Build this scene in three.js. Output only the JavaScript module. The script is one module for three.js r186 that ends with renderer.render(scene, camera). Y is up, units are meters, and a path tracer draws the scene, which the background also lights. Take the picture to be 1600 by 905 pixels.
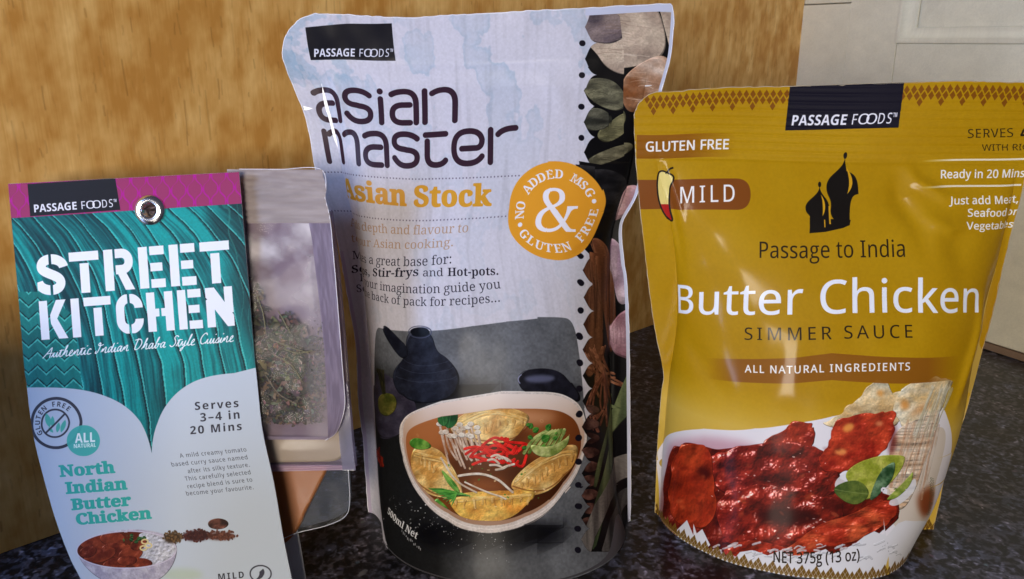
import * as THREE from 'three';
import { mergeGeometries } from 'three/addons/utils/BufferGeometryUtils.js';
import { RectAreaLightUniformsLib } from 'three/addons/lights/RectAreaLightUniformsLib.js';
import { RoundedBoxGeometry } from 'three/addons/geometries/RoundedBoxGeometry.js';

// ---------------------------------------------------------------- camera, light, exposure
const scene = new THREE.Scene();
const camera = new THREE.PerspectiveCamera(39.0, 1600 / 905, 0.02, 30);
camera.position.set(0, 0.215, 0.34);
camera.rotation.set(THREE.MathUtils.degToRad(-17), 0, 0);
camera.focus = 0.36; camera.userData.fStop = 40;
const renderer = new THREE.WebGLRenderer({ antialias: true });
renderer.toneMapping = THREE.LinearToneMapping;
renderer.toneMappingExposure = 1.25;
renderer.shadowMap.enabled = true;
scene.background = new THREE.Color(0.040, 0.040, 0.056);            // the dim room behind the camera
RectAreaLightUniformsLib.init();
// two daylit windows behind the camera: [centre, aimed at, width, height, radiance, colour]
const WINDOWS = [
  { at: [-0.24, 0.30, 1.3], to: [0.0, 0.1, -0.05], w: 0.42, h: 0.32, power: 24, color: [1.0, 0.90, 0.76], label: 'white window straight in front of the counter, behind the camera' },
  { at: [-1.0, 0.40, 0.80], to: [0.0, 0.1, -0.05], w: 0.30, h: 0.6, power: 18, color: [0.42, 0.60, 1.0], label: 'tall white window left of the counter letting in blue skylight' },
];

// ---------------------------------------------------------------- small helpers
let seed = 7;
const rnd = () => { seed = (seed * 1664525 + 1013904223) >>> 0; return seed / 4294967296; };
const rr = (a, b) => a + (b - a) * rnd();
const clamp = (x, a = 0, b = 1) => Math.min(b, Math.max(a, x));
const lerp = (a, b, t) => a + (b - a) * t;
const sstep = (a, b, x) => { const t = clamp((x - a) / (b - a)); return t * t * (3 - 2 * t); };
function hash(x, y) { let h = Math.imul(x | 0, 374761393) + Math.imul(y | 0, 668265263); h = Math.imul(h ^ (h >>> 13), 1274126177); return ((h ^ (h >>> 16)) >>> 0) / 4294967296; }
function vnoise(x, y) {
  const ix = Math.floor(x), iy = Math.floor(y); let fx = x - ix, fy = y - iy;
  fx = fx * fx * (3 - 2 * fx); fy = fy * fy * (3 - 2 * fy);
  return lerp(lerp(hash(ix, iy), hash(ix + 1, iy), fx), lerp(hash(ix, iy + 1), hash(ix + 1, iy + 1), fx), fy);
}
function fbm(x, y, o = 4) { let s = 0, a = 0.5, n = 0; for (let i = 0; i < o; i++) { s += a * vnoise(x, y); n += a; a *= 0.5; x = x * 2.03 + 17.1; y = y * 2.03 + 9.7; } return s / n; }
// a smooth curve through rows of [key, value]
function curve(rows) {
  const n = rows.length, k = rows.map((r) => r[0]), w = rows.map((r) => r[1]);
  const m = w.map((_, i) => { const a = Math.max(0, i - 1), b = Math.min(n - 1, i + 1); return (w[b] - w[a]) / (k[b] - k[a]); });
  return (x) => {
    if (x <= k[0]) return w[0] + m[0] * (x - k[0]);
    if (x >= k[n - 1]) return w[n - 1] + m[n - 1] * (x - k[n - 1]);
    let i = 0; while (x > k[i + 1]) i++;
    const h = k[i + 1] - k[i], t = (x - k[i]) / h, t2 = t * t, t3 = t2 * t;
    return (2 * t3 - 3 * t2 + 1) * w[i] + (t3 - 2 * t2 + t) * h * m[i] + (-2 * t3 + 3 * t2) * w[i + 1] + (t3 - t2) * h * m[i + 1];
  };
}
// a sheet of nu x nv cells from fn(i/nu, j/nv) -> [x, y, z, u, v]; keep(x, y) drops cells (holes)
function sheet(nu, nv, fn, keep, flip) {
  const pos = [], uv = [], idx = [];
  for (let j = 0; j <= nv; j++) for (let i = 0; i <= nu; i++) { const p = fn(i / nu, j / nv); pos.push(p[0], p[1], p[2]); uv.push(p[3] ?? i / nu, p[4] ?? j / nv); }
  for (let j = 0; j < nv; j++) for (let i = 0; i < nu; i++) {
    const a = j * (nu + 1) + i, b = a + 1, c = a + nu + 1, d = c + 1;
    if (keep && !keep((pos[a * 3] + pos[d * 3]) / 2, (pos[a * 3 + 1] + pos[d * 3 + 1]) / 2)) continue;
    if (flip) idx.push(a, d, b, a, c, d); else idx.push(a, b, d, a, d, c);
  }
  const g = new THREE.BufferGeometry();
  g.setAttribute('position', new THREE.Float32BufferAttribute(pos, 3));
  g.setAttribute('uv', new THREE.Float32BufferAttribute(uv, 2));
  g.setIndex(idx); g.computeVertexNormals(); g.userData.nu = nu; g.userData.nv = nv;
  return g;
}
function tube(points, r, closed = false, seg = 120, sides = 6) {
  return new THREE.TubeGeometry(new THREE.CatmullRomCurve3(points.map((p) => new THREE.Vector3(...p)), closed, 'centripetal'), seg, r, sides, closed);
}
function mesh(name, g, m, parent, label) {
  const o = new THREE.Mesh(g, m); o.name = name; o.castShadow = o.receiveShadow = true;
  if (label) o.userData.label = label;
  (parent || scene).add(o); return o;
}
function thing(name, label, category) { const o = new THREE.Group(); o.name = name; o.userData = { label, category }; scene.add(o); return o; }
function tex(canvas, srgb = true) {
  const t = new THREE.CanvasTexture(canvas); if (srgb) t.colorSpace = THREE.SRGBColorSpace;
  t.wrapS = t.wrapT = THREE.ClampToEdgeWrapping; t.anisotropy = 8; return t;
}
const newCanvas = (w, h) => { const c = document.createElement('canvas'); c.width = Math.round(w); c.height = Math.round(h); return c; };
// fills a canvas by a function of (x, y) -> [r, g, b] in 0..255
function paint(w, h, fn) {
  const c = newCanvas(w, h), x = c.getContext('2d'), im = x.createImageData(w, h), d = im.data;
  for (let j = 0; j < h; j++) for (let i = 0; i < w; i++) { const p = fn(i, j), o = (j * w + i) * 4; d[o] = p[0]; d[o + 1] = p[1]; d[o + 2] = p[2]; d[o + 3] = 255; }
  x.putImageData(im, 0, 0); return c;
}
const rgb = (c, a = 1) => `rgba(${c[0] | 0},${c[1] | 0},${c[2] | 0},${a})`;
const mixc = (a, b, t) => [lerp(a[0], b[0], t), lerp(a[1], b[1], t), lerp(a[2], b[2], t)];

// ---------------------------------------------------------------- the setting: counter, wooden wall, windows
const WALL_P = new THREE.Vector3(-0.0925, 0, -0.085), WALL_D = new THREE.Vector3(0.745, 0, -0.667).normalize(), WALL_N = new THREE.Vector3(0.667, 0, 0.745).normalize();
const CORNER = new THREE.Vector3(0.2460, 0, -0.3881);
{
  // dark speckled granite
  const S = 1536, M = 0.75;
  const spots = [];
  const g0 = paint(S, S, (i, j) => {
    const x = i / S * M * 1000, y = j / S * M * 1000;                                  // millimetres
    const wx = x + 3 * fbm(x * 0.2, y * 0.2, 2), wy = y + 3 * fbm(x * 0.2 + 40, y * 0.2, 2);
    const a = fbm(wx * 0.16, wy * 0.16, 3), b = fbm(wx * 0.45 + 30, wy * 0.45, 3), c = vnoise(wx * 0.75 + 9, wy * 0.75), d = vnoise(wx * 1.5, wy * 1.5 + 70);
    let v = 24 + 66 * sstep(0.38, 0.66, b) * (0.4 + a) + 84 * sstep(0.62, 0.95, c) * sstep(0.35, 0.7, a) + 44 * sstep(0.7, 1, d);
    const warm = fbm(x * 0.08 + 5, y * 0.08, 2);
    return [v * lerp(0.86, 1.04, warm), v * 0.95, v * lerp(1.22, 0.98, warm)];
  });
  const c = g0.getContext('2d');
  for (let k = 0; k < 2600; k++) {                                                  // bright quartz flecks
    const s = rr(0.5, 1.7) * (rnd() < 0.1 ? 1.8 : 1); c.fillStyle = rgb([rr(90, 150), rr(90, 150), rr(100, 165)], rr(0.25, 0.75));
    c.save(); c.translate(rr(0, S), rr(0, S)); c.rotate(rr(0, 6.3)); c.beginPath(); c.ellipse(0, 0, s * rr(1, 2.2), s, 0, 0, 7); c.fill(); c.restore();
  }
  const t = tex(g0); t.wrapS = t.wrapT = THREE.RepeatWrapping;
  const bump = tex(paint(512, 512, (i, j) => { const v = 128 + 90 * (fbm(i * 0.09, j * 0.09, 3) - 0.5); return [v, v, v]; }), false); bump.wrapS = bump.wrapT = THREE.RepeatWrapping; bump.repeat.set(3, 3);
  const m = new THREE.MeshPhysicalMaterial({ map: t, roughness: 0.34, specularIntensity: 0.8, bumpMap: bump, bumpScale: 0.00012 });
  const top = new THREE.BoxGeometry(1.9, 0.04, 1.5, 1, 1, 1);
  const p = top.attributes.position, uv = top.attributes.uv;
  for (let i = 0; i < p.count; i++) uv.setXY(i, (p.getX(i) + 2.1) / M, (p.getZ(i) + 2.3) / M);
  const o = mesh('counter', top, m); o.position.set(0.1, -0.02, -0.26); o.userData.kind = 'structure';
}
{
  // varnished pine panel: upright grain, fine dark pores, soft flame figure
  const W = 2048, H = 1024, MW = 0.9, MH = 0.45;
  const cv = paint(W, H, (i, j) => {
    const x = i / W * MW * 1000, y = j / H * MH * 1000;
    const wob = 5 * fbm(x * 0.012, y * 0.012, 2);
    const g1 = fbm((x + wob) * 0.34, y * 0.011, 4), g2 = fbm((x + wob) * 1.7 + 60, y * 0.035, 3), g3 = vnoise((x + wob) * 4.2, y * 0.09);
    const fig = fbm(x * 0.03 + y * 0.016, y * 0.042 - x * 0.012 + 4, 4), fl = fbm(x * 0.15 + 80 + y * 0.03, y * 0.085 - x * 0.02, 4);
    let t = 0.46 + 0.16 * (g1 - 0.5) + 0.24 * (g2 - 0.5) + 0.20 * (g3 - 0.5) + 1.0 * (fig - 0.5) + 1.5 * (fl - 0.5);
    const c = mixc([188, 134, 64], [244, 210, 146], clamp(t)); return mixc(c, [216, 162, 86], 0.22 + 0.4 * (fbm(x * 0.018 + 9, y * 0.012, 2) - 0.4));
  });
  const c = cv.getContext('2d');
  for (let k = 0; k < 7000; k++) {                                                  // pores
    const x = rr(0, W), y = rr(0, H), l = rr(3, 20) * (rnd() < 0.12 ? 2.4 : 1);
    c.strokeStyle = rnd() < 0.72 ? rgb([96, 56, 20], rr(0.06, 0.30)) : rgb([236, 196, 120], rr(0.06, 0.2)); c.lineWidth = rr(0.6, 1.5);
    c.beginPath(); c.moveTo(x, y); c.quadraticCurveTo(x + rr(-1.5, 1.5), y + l / 2, x + rr(-2, 2), y + l); c.stroke();
  }
  const bump = tex(paint(1024, 512, (i, j) => { const v = 128 + 80 * (fbm(i * 0.5, j * 0.02, 3) - 0.5); return [v, v, v]; }), false);
  const m = new THREE.MeshPhysicalMaterial({ map: tex(cv), roughness: 0.5, specularIntensity: 0.5, bumpMap: bump, bumpScale: 0.0002 });
  const g = new THREE.BoxGeometry(0.9, 0.5, 0.02);
  const p = g.attributes.position, uv = g.attributes.uv;
  for (let i = 0; i < p.count; i++) uv.setXY(i, (p.getX(i) + 0.45) / MW, (p.getY(i) + 0.25) / 0.5);
  const o = mesh('wall', g, m); o.userData.kind = 'structure';
  const u1 = new THREE.Vector3().subVectors(CORNER, WALL_P).dot(WALL_D);               // the board ends at the cupboard
  o.position.copy(WALL_P).addScaledVector(WALL_D, u1 - 0.45).addScaledVector(WALL_N, -0.01); o.position.y = 0.2503;
  o.rotation.y = Math.atan2(WALL_N.x, WALL_N.z);
}
{
  // white panelled cupboard beside the wooden wall
  const root = thing('cupboard', 'white painted cupboard with a moulded panel door beside the wooden wall', 'cupboard');
  root.position.copy(CORNER); const D = new THREE.Vector3(0.489, 0, 0.8723); root.rotation.y = Math.atan2(-D.z, D.x);
  const pt = paint(512, 512, (i, j) => { const n = fbm(i * 0.35, j * 0.35, 3), m = fbm(i * 0.02, j * 0.03, 3); const v = 214 + 14 * (n - 0.5) + 14 * (m - 0.5); return [v, v * 0.975, v * 0.88]; });
  const ptx = tex(pt); ptx.wrapS = ptx.wrapT = THREE.RepeatWrapping;
  const bmp = tex(paint(512, 512, (i, j) => { const v = 128 + 110 * (fbm(i * 0.14, j * 0.14, 3) - 0.5); return [v, v, v]; }), false); bmp.wrapS = bmp.wrapT = THREE.RepeatWrapping;
  const m = new THREE.MeshPhysicalMaterial({ map: ptx, roughness: 0.55, specularIntensity: 0.5, bumpMap: bmp, bumpScale: 0.0004 });
  const front = 1;                                                                      // local frame: x along the front from the corner outwards, y up, +z into the room
  const box = (x0, x1, y0, y1, z0, z1, r = 0.0012) => { const g = new RoundedBoxGeometry(x1 - x0, y1 - y0, z1 - z0, 2, r); g.translate((x0 + x1) / 2, (y0 + y1) / 2, front * (z0 + z1) / 2); const p = g.attributes.position, uv = g.attributes.uv; for (let i = 0; i < p.count; i++) uv.setXY(i, (p.getX(i) + p.getZ(i)) * 8, p.getY(i) * 8); return g; };
  mesh('frame_post', box(-0.012, 0.0477, 0.006, 0.2425, -0.02, 0.0004, 0.0005), m, root);
  mesh('frame_rail', box(-0.012, 0.0477, 0.2432, 0.5, -0.02, -0.0006), m, root);
  const door = new THREE.Group(); door.name = 'door'; root.add(door);
  const y0 = 0.006, y1 = 0.5, x0 = 0.0478, x1 = 0.40, px0 = 0.0930, py0 = 0.2125, px1 = 0.345;
  mesh('stile', box(x0, px0, y0, y1, -0.02, 0.0006, 0.0005), m, door);
  mesh('stile', box(px1, x1, y0, y1, -0.02, 0.0006), m, door);
  mesh('rail', box(px0, px1, y0, py0, -0.02, 0.0004), m, door);
  mesh('panel', (() => {                                                               // raised field with sloped margins
    const s = new THREE.Shape([[px0 + 0.03, py0 + 0.03], [px1 - 0.03, py0 + 0.03], [px1 - 0.03, 0.5], [px0 + 0.03, 0.5]].map((q) => new THREE.Vector2(...q)));
    const g = new THREE.ExtrudeGeometry(s, { depth: 0.004, bevelEnabled: true, bevelThickness: 0.0035, bevelSize: 0.028, bevelSegments: 1, curveSegments: 2 }); g.scale(1, 1, front); g.translate(0, 0, front * -0.0122);
    const p = g.attributes.position, uv = g.attributes.uv; for (let i = 0; i < p.count; i++) uv.setXY(i, p.getX(i) * 8, p.getY(i) * 8);
    return g;
  })(), m, door);
  // moulding: a quarter-round bead swept along the opening's edge
  const prof = [[0, 0.0022], [0.0016, 0.0026], [0.003, 0.0016], [0.0042, -0.0016], [0.0078, -0.0034], [0.0105, -0.0034], [0.0112, -0.006]];
  const mould = (path) => sheet(path.length - 1, prof.length - 1, (a, b) => { const i = Math.round(a * (path.length - 1)), q = prof[Math.round(b * (prof.length - 1))], n = path[i]; return [n[0] + n[2] * q[0], n[1] + n[3] * q[0], front * q[1], (n[0] + q[0]) * 8, n[1] * 8]; });
  mesh('moulding', mould([[px0, 0.5, 1, 0], [px0, py0, 1, 1], [px1, py0, -1, 1], [px1, 0.5, -1, 0]]), m, door);
  const tm = new THREE.MeshStandardMaterial({ color: new THREE.Color(0.20, 0.13, 0.085), roughness: 0.8 });
  mesh('base_trim', box(-0.012, 0.40, 0.0004, 0.0056, -0.02, 0.0012, 0.0008), tm, root, 'thin brown strip under the door');
}
{
  const wm = new THREE.MeshStandardMaterial({ color: new THREE.Color(0.75, 0.75, 0.74), roughness: 0.5 });
  WINDOWS.forEach((w, k) => {
    const o = thing('window' + (k ? '_' + String(k).padStart(3, '0') : ''), w.label, 'window');
    o.position.set(...w.at); o.lookAt(...w.to);
    const c = new THREE.Color(...w.color);
    const pm = new THREE.MeshStandardMaterial({ color: 0x111111, emissive: c, emissiveIntensity: w.power * 0.5, roughness: 0.3 });
    const t = 0.025, cols = 1;
    for (let i = 0; i < cols; i++) { const pw = (w.w - t * (cols - 1)) / cols, g = new THREE.BoxGeometry(pw, w.h, 0.004); g.translate(-w.w / 2 + pw / 2 + i * (pw + t), 0, -0.004); mesh('pane', g, pm, o); }
    const bar = (x, y, a, b) => { const g = new RoundedBoxGeometry(a, b, 0.03, 2, 0.004); g.translate(x, y, -0.012); return g; };
    const bars = [bar(0, w.h / 2 + 0.02, w.w + 0.08, 0.04), bar(0, -w.h / 2 - 0.02, w.w + 0.08, 0.04), bar(-w.w / 2 - 0.02, 0, 0.04, w.h), bar(w.w / 2 + 0.02, 0, 0.04, w.h)];
    if (cols > 1) bars.push(bar(0, 0, t, w.h));
    mesh('frame', mergeGeometries(bars), wm, o);
    const l = new THREE.RectAreaLight(c, w.power * 0.5, w.w, w.h); l.name = 'daylight'; l.position.set(0, 0, 0.004); l.rotation.y = Math.PI; o.add(l);
  });
}
{
  // added tin-shaped blocker, unseen at the left, shading the foot of the wall
  const root = thing('added_light_blocker', 'added dark tin-shaped light blocker, out of view left of the teal and white packet', 'added_light_blocker'); root.position.set(-0.227, 0, 0.205); root.scale.set(0.86, 0.97, 0.86);
  const m = new THREE.MeshPhysicalMaterial({ color: new THREE.Color(0.06, 0.05, 0.045), roughness: 0.5, metalness: 0.2 });
  mesh('body', new THREE.LatheGeometry([[0, 0.0006], [0.063, 0.0006], [0.066, 0.003], [0.066, 0.112], [0.064, 0.115], [0, 0.115]].map((q) => new THREE.Vector2(...q)), 48), m, root);
  mesh('lid', new THREE.LatheGeometry([[0, 0.1154], [0.0675, 0.1154], [0.068, 0.117], [0.068, 0.127], [0.066, 0.130], [0.012, 0.132], [0.012, 0.138], [0.015, 0.142], [0.010, 0.147], [0, 0.148]].map((q) => new THREE.Vector2(...q)), 48), m, root);
}

// ---------------------------------------------------------------- print: lettering and printed pictures
// A, B: ends of the baseline, T: top of the first capital (canvas pixels). The string is set between A and B; pre / post continue the line outside them.
function text(ctx, str, font, A, B, T, color, o = {}) {
  ctx.save();
  ctx.font = font.replace('#', '100px'); ctx.textBaseline = 'alphabetic'; ctx.textAlign = 'left';
  if (o.spacing) ctx.letterSpacing = o.spacing + 'px';
  const w = ctx.measureText(str).width - (o.spacing || 0), cap = (o.cap || 0.714) * 100;
  const ex = [(B[0] - A[0]) / w, (B[1] - A[1]) / w], ey = [-(T[0] - A[0]) / cap, -(T[1] - A[1]) / cap], sk = o.slant || 0;
  ctx.setTransform(ex[0], ex[1], ey[0] - sk * ex[0], ey[1] - sk * ex[1], A[0], A[1]);
  ctx.fillStyle = color;
  if (o.mid) { // the baseline bends through this point
    const D = [o.mid[0] - (A[0] + B[0]) / 2, o.mid[1] - (A[1] + B[1]) / 2]; let x = 0; ctx.strokeStyle = color; ctx.lineWidth = o.bold || 0; ctx.lineJoin = 'round';
    for (const ch of str) {
      const cw = ctx.measureText(ch).width, f = (x + cw / 2) / w, k = 4 * f * (1 - f), g = 4 * (1 - 2 * f) / w, q = [ex[0] + D[0] * g, ex[1] + D[1] * g], p = [A[0] + (B[0] - A[0]) * f + D[0] * k, A[1] + (B[1] - A[1]) * f + D[1] * k];
      ctx.setTransform(q[0], q[1], ey[0] - sk * ex[0], ey[1] - sk * ex[1], p[0], p[1]); if (o.bold) ctx.strokeText(ch, -cw / 2, 0); ctx.fillText(ch, -cw / 2, 0); x += cw;
    }
    ctx.restore(); return;
  }
  if (o.bold) { ctx.strokeStyle = color; ctx.lineWidth = o.bold; ctx.lineJoin = 'round'; ctx.strokeText(str, 0, 0); }
  ctx.fillText(str, 0, 0);
  if (o.pre) { const pw = ctx.measureText(o.pre).width; ctx.fillText(o.pre, -pw, 0); if (o.bold) ctx.strokeText(o.pre, -pw, 0); }
  if (o.post) ctx.fillText(o.post, w, 0);
  ctx.restore();
}
const upFrom = (A, P, Q) => [A[0] + Q[0] - P[0], A[1] + Q[1] - P[1]];
const quad = (ctx, pts, fill) => { ctx.beginPath(); pts.forEach((p, i) => (i ? ctx.lineTo(...p) : ctx.moveTo(...p))); ctx.closePath(); ctx.fillStyle = fill; ctx.fill(); };
// maker's name: PASSAGE heavy, FOODS light with the two Os linked
function makerName(ctx, A, M, N, B, T, color, slant = 0) {
  text(ctx, 'PASSAGE', 'bold # sans-serif', A, M, T, color, { slant });
  const d = [T[0] - A[0], T[1] - A[1]], at = (t) => [lerp(N[0], B[0], t), lerp(N[1], B[1], t)], up = (p) => [p[0] + d[0], p[1] + d[1]];
  for (const [ch, a, b] of [['F', 0, 0.15], ['O', 0.15, 0.46], ['O', 0.34, 0.65], ['D', 0.635, 0.83], ['S', 0.86, 1.0]]) text(ctx, ch, '# sans-serif', at(a), at(b), up(at(a)), color, { slant });
  const tm = at(1.015), q = [tm[0] + d[0] * 0.6, tm[1] + d[1] * 0.6], e = [q[0] + (B[0] - N[0]) * 0.1, q[1] + (B[1] - N[1]) * 0.1];
  text(ctx, 'TM', 'bold # sans-serif', q, e, [q[0] + d[0] * 0.4, q[1] + d[1] * 0.4], color);
}
// a tile of print drawn in its own units, laid on the canvas by three corners (top-left, top-right, bottom-left)
const K = 2.4;
function tile(x0, y0, x1, y1) { const c = newCanvas((x1 - x0) * K, (y1 - y0) * K), x = c.getContext('2d'); x.scale(K, K); x.translate(-x0, -y0); return Object.assign(x, { box: [x0, y0, x1, y1], cv: c }); }
// net: rows of [x, y, canvas x, canvas y]; every cell is laid as two triangles, the outermost ones running on past the net
function lay(ctx, t, net, far = [400, 400, 400, 400]) {
  const [X0, Y0] = t.box, R = net.length - 1, C = net[0].length - 1, g = (j, i) => net[clamp(j, 0, R)][clamp(i, 0, C)];
  const tri = (a, b, c, clip) => { // affine from tile units to the canvas through three pairs
    const D = (b[0] - a[0]) * (c[1] - a[1]) - (c[0] - a[0]) * (b[1] - a[1]), f = (k) => { const p = ((b[k] - a[k]) * (c[1] - a[1]) - (c[k] - a[k]) * (b[1] - a[1])) / D, q = ((c[k] - a[k]) * (b[0] - a[0]) - (b[k] - a[k]) * (c[0] - a[0])) / D; return [p, q, a[k] - p * a[0] - q * a[1]]; };
    const u = f(2), v = f(3); ctx.save(); ctx.setTransform(u[0], v[0], u[1], v[1], u[2], v[2]);
    ctx.beginPath(); clip.forEach((p, i) => (i ? ctx.lineTo(...p) : ctx.moveTo(...p))); ctx.closePath(); ctx.clip();
    ctx.imageSmoothingQuality = 'high'; ctx.drawImage(t.cv, X0, Y0, t.cv.width / K, t.cv.height / K); ctx.restore();
  };
  const e = 0.4;
  for (let j = 0; j < R; j++) for (let i = 0; i < C; i++) {
    const a = g(j, i), b = g(j, i + 1), c = g(j + 1, i), d = g(j + 1, i + 1), x0 = i ? a[0] - e : a[0] - far[0], x1 = i < C - 1 ? b[0] + e : b[0] + far[1], y0 = j ? a[1] - e : a[1] - far[2], y1 = j < R - 1 ? c[1] + e : c[1] + far[3];
    const line = (x) => c[1] + (b[1] - c[1]) * (x - c[0]) / (b[0] - c[0]);
    tri(d, b, c, [[x0, y1], [x1, y1], [x1, y0], [x0, y0]]);
    tri(a, b, c, [[x0, y0], [x1, y0], [x1, line(x1)], [x0, line(x0)]]);
  }
}
const P2D = (pts, closed = true) => (x) => { // smooth closed outline through points
  const n = pts.length; x.beginPath();
  if (!closed) { x.moveTo(...pts[0]); for (let i = 1; i < n - 1; i++) x.quadraticCurveTo(...pts[i], (pts[i][0] + pts[i + 1][0]) / 2, (pts[i][1] + pts[i + 1][1]) / 2); x.lineTo(...pts[n - 1]); return; }
  const mid = (a, b) => [(a[0] + b[0]) / 2, (a[1] + b[1]) / 2]; x.moveTo(...mid(pts[n - 1], pts[0]));
  for (let i = 0; i < n; i++) x.quadraticCurveTo(...pts[i], ...mid(pts[i], pts[(i + 1) % n])); x.closePath();
};
const ELL = (cx, cy, rx, ry, a = 0) => (x) => { x.beginPath(); x.ellipse(cx, cy, rx, ry, a, 0, 7); };
function blur(a, w, h, r) {
  const b = new Float32Array(a.length);
  for (let pass = 0; pass < 2; pass++) {
    for (let y = 0; y < h; y++) { let s = 0; const o = y * w; for (let x = -r; x < w; x++) { if (x + r < w) s += a[o + x + r]; if (x - r - 1 >= 0) s -= a[o + x - r - 1]; if (x >= 0) b[o + x] = s / (2 * r + 1); } }
    for (let x = 0; x < w; x++) { let s = 0; for (let y = -r; y < h; y++) { if (y + r < h) s += b[(y + r) * w + x]; if (y - r - 1 >= 0) s -= b[(y - r - 1) * w + x]; if (y >= 0) a[y * w + x] = s / (2 * r + 1); } }
  }
  return a;
}
// part of a printed food picture: a rounded morsel with texture, as the print shows it
let morsel = 0;
function puff(t, path, o) {
  const [X0, Y0] = t.box, bb = o.bb, x0 = Math.floor((bb[0] - X0) * K), y0 = Math.floor((bb[1] - Y0) * K), w = Math.ceil((bb[2] - bb[0]) * K), h = Math.ceil((bb[3] - bb[1]) * K);
  const c = newCanvas(w, h), x = c.getContext('2d'); x.scale(K, K); x.translate(-bb[0], -bb[1]); path(x); x.fillStyle = '#fff';
  if (o.stroke) { x.strokeStyle = '#fff'; x.lineWidth = o.stroke; x.lineCap = 'round'; x.stroke(); } else x.fill();
  const im = x.getImageData(0, 0, w, h), d = im.data, m = new Float32Array(w * h), hh = new Float32Array(w * h);
  for (let i = 0; i < w * h; i++) m[i] = hh[i] = d[i * 4 + 3] / 255;
  const r = Math.max(1, Math.round((o.round || 6) * K)); blur(hh, w, h, r);
  const ph = ++morsel * 13.7, ns = (o.ns || 0.12) / K, ny = (o.ny || o.ns || 0.12) / K, na = o.na ?? 0.25;
  for (let j = 0; j < h; j++) for (let i = 0; i < w; i++) hh[j * w + i] = Math.pow(clamp(hh[j * w + i] * 2 - 0.9 * (1 - m[j * w + i])), 0.7) + na * (vnoise(i * ns + ph, j * ny + ph * 0.7) + 0.25 * vnoise(i * ns * 2.6 + ph, j * ny * 2.6) + 0.07 * vnoise(i * ns * 7 + ph, j * ny * 7) - 0.66) * 0.8;
  const S = (o.h ?? 1) * r * 0.9, L = [-0.42, -0.62, 0.66], hs = [-0.30, -0.46, 0.836], spec = o.spec ?? 0.5, pw = o.pow || 28;
  for (let j = 0; j < h; j++) for (let i = 0; i < w; i++) {
    const k = j * w + i; if (m[k] <= 0) { d[k * 4 + 3] = 0; continue; }
    const gx = (hh[j * w + Math.min(w - 1, i + 1)] - hh[j * w + Math.max(0, i - 1)]) * S * 0.5, gy = (hh[Math.min(h - 1, j + 1) * w + i] - hh[Math.max(0, j - 1) * w + i]) * S * 0.5, l = 1 / Math.sqrt(gx * gx + gy * gy + 1);
    const nl = Math.max(0, (-gx * L[0] - gy * L[1] + L[2]) * l), sp = Math.pow(Math.max(0, (-gx * hs[0] - gy * hs[1] + hs[2]) * l), pw) * spec;
    const n = fbm(i * ns * 0.8 + ph + 50, j * ny * 0.8 + ph, 3), f = fbm(i * 0.5 / K + ph, j * 0.5 / K, 2), q = mixc(o.c[0], o.c[1], clamp((n - 0.28) * 2.2)), s = (0.34 + 0.82 * nl) * (0.9 + 0.2 * f);
    for (let e = 0; e < 3; e++) d[k * 4 + e] = clamp(q[e] * s + 235 * sp, 0, 255);
    d[k * 4 + 3] = 255 * m[k] * (o.a ?? 1);
  }
  x.putImageData(im, 0, 0);
  t.save(); t.setTransform(1, 0, 0, 1, 0, 0); t.drawImage(c, x0, y0); t.restore();
}
const bbOf = (pts, p = 6) => [Math.min(...pts.map((q) => q[0])) - p, Math.min(...pts.map((q) => q[1])) - p, Math.max(...pts.map((q) => q[0])) + p, Math.max(...pts.map((q) => q[1])) + p];
const piece = (t, pts, o) => puff(t, P2D(pts), { bb: bbOf(pts), ...o });
const strand = (t, pts, w, o) => puff(t, P2D(pts, false), { bb: bbOf(pts, w + 4), stroke: w, round: Math.max(1, w * 0.3), ...o });
const soft = (t, path, fill, r) => { t.save(); t.filter = `blur(${r * K}px)`; t.fillStyle = fill; path(t); t.fill(); t.restore(); t.filter = 'none'; };
const leaf = (t, a, b, w, c) => { // a pointed leaf from a to b
  const d = [b[0] - a[0], b[1] - a[1]], n = [-d[1] * w, d[0] * w], at = (s, k) => [a[0] + d[0] * s + n[0] * k, a[1] + d[1] * s + n[1] * k];
  piece(t, [at(0, 0), at(0.3, 0.5), at(0.65, 0.42), at(1, 0), at(0.65, -0.42), at(0.3, -0.5)], { c, round: 3, h: 0.6, na: 0.15, spec: 0.2, ns: 0.1 });
  t.strokeStyle = rgb(mixc(c[1], [255, 255, 220], 0.25), 0.5); t.lineWidth = 0.8; t.beginPath(); t.moveTo(...a); t.lineTo(...at(0.9, 0)); t.stroke();
};

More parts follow.
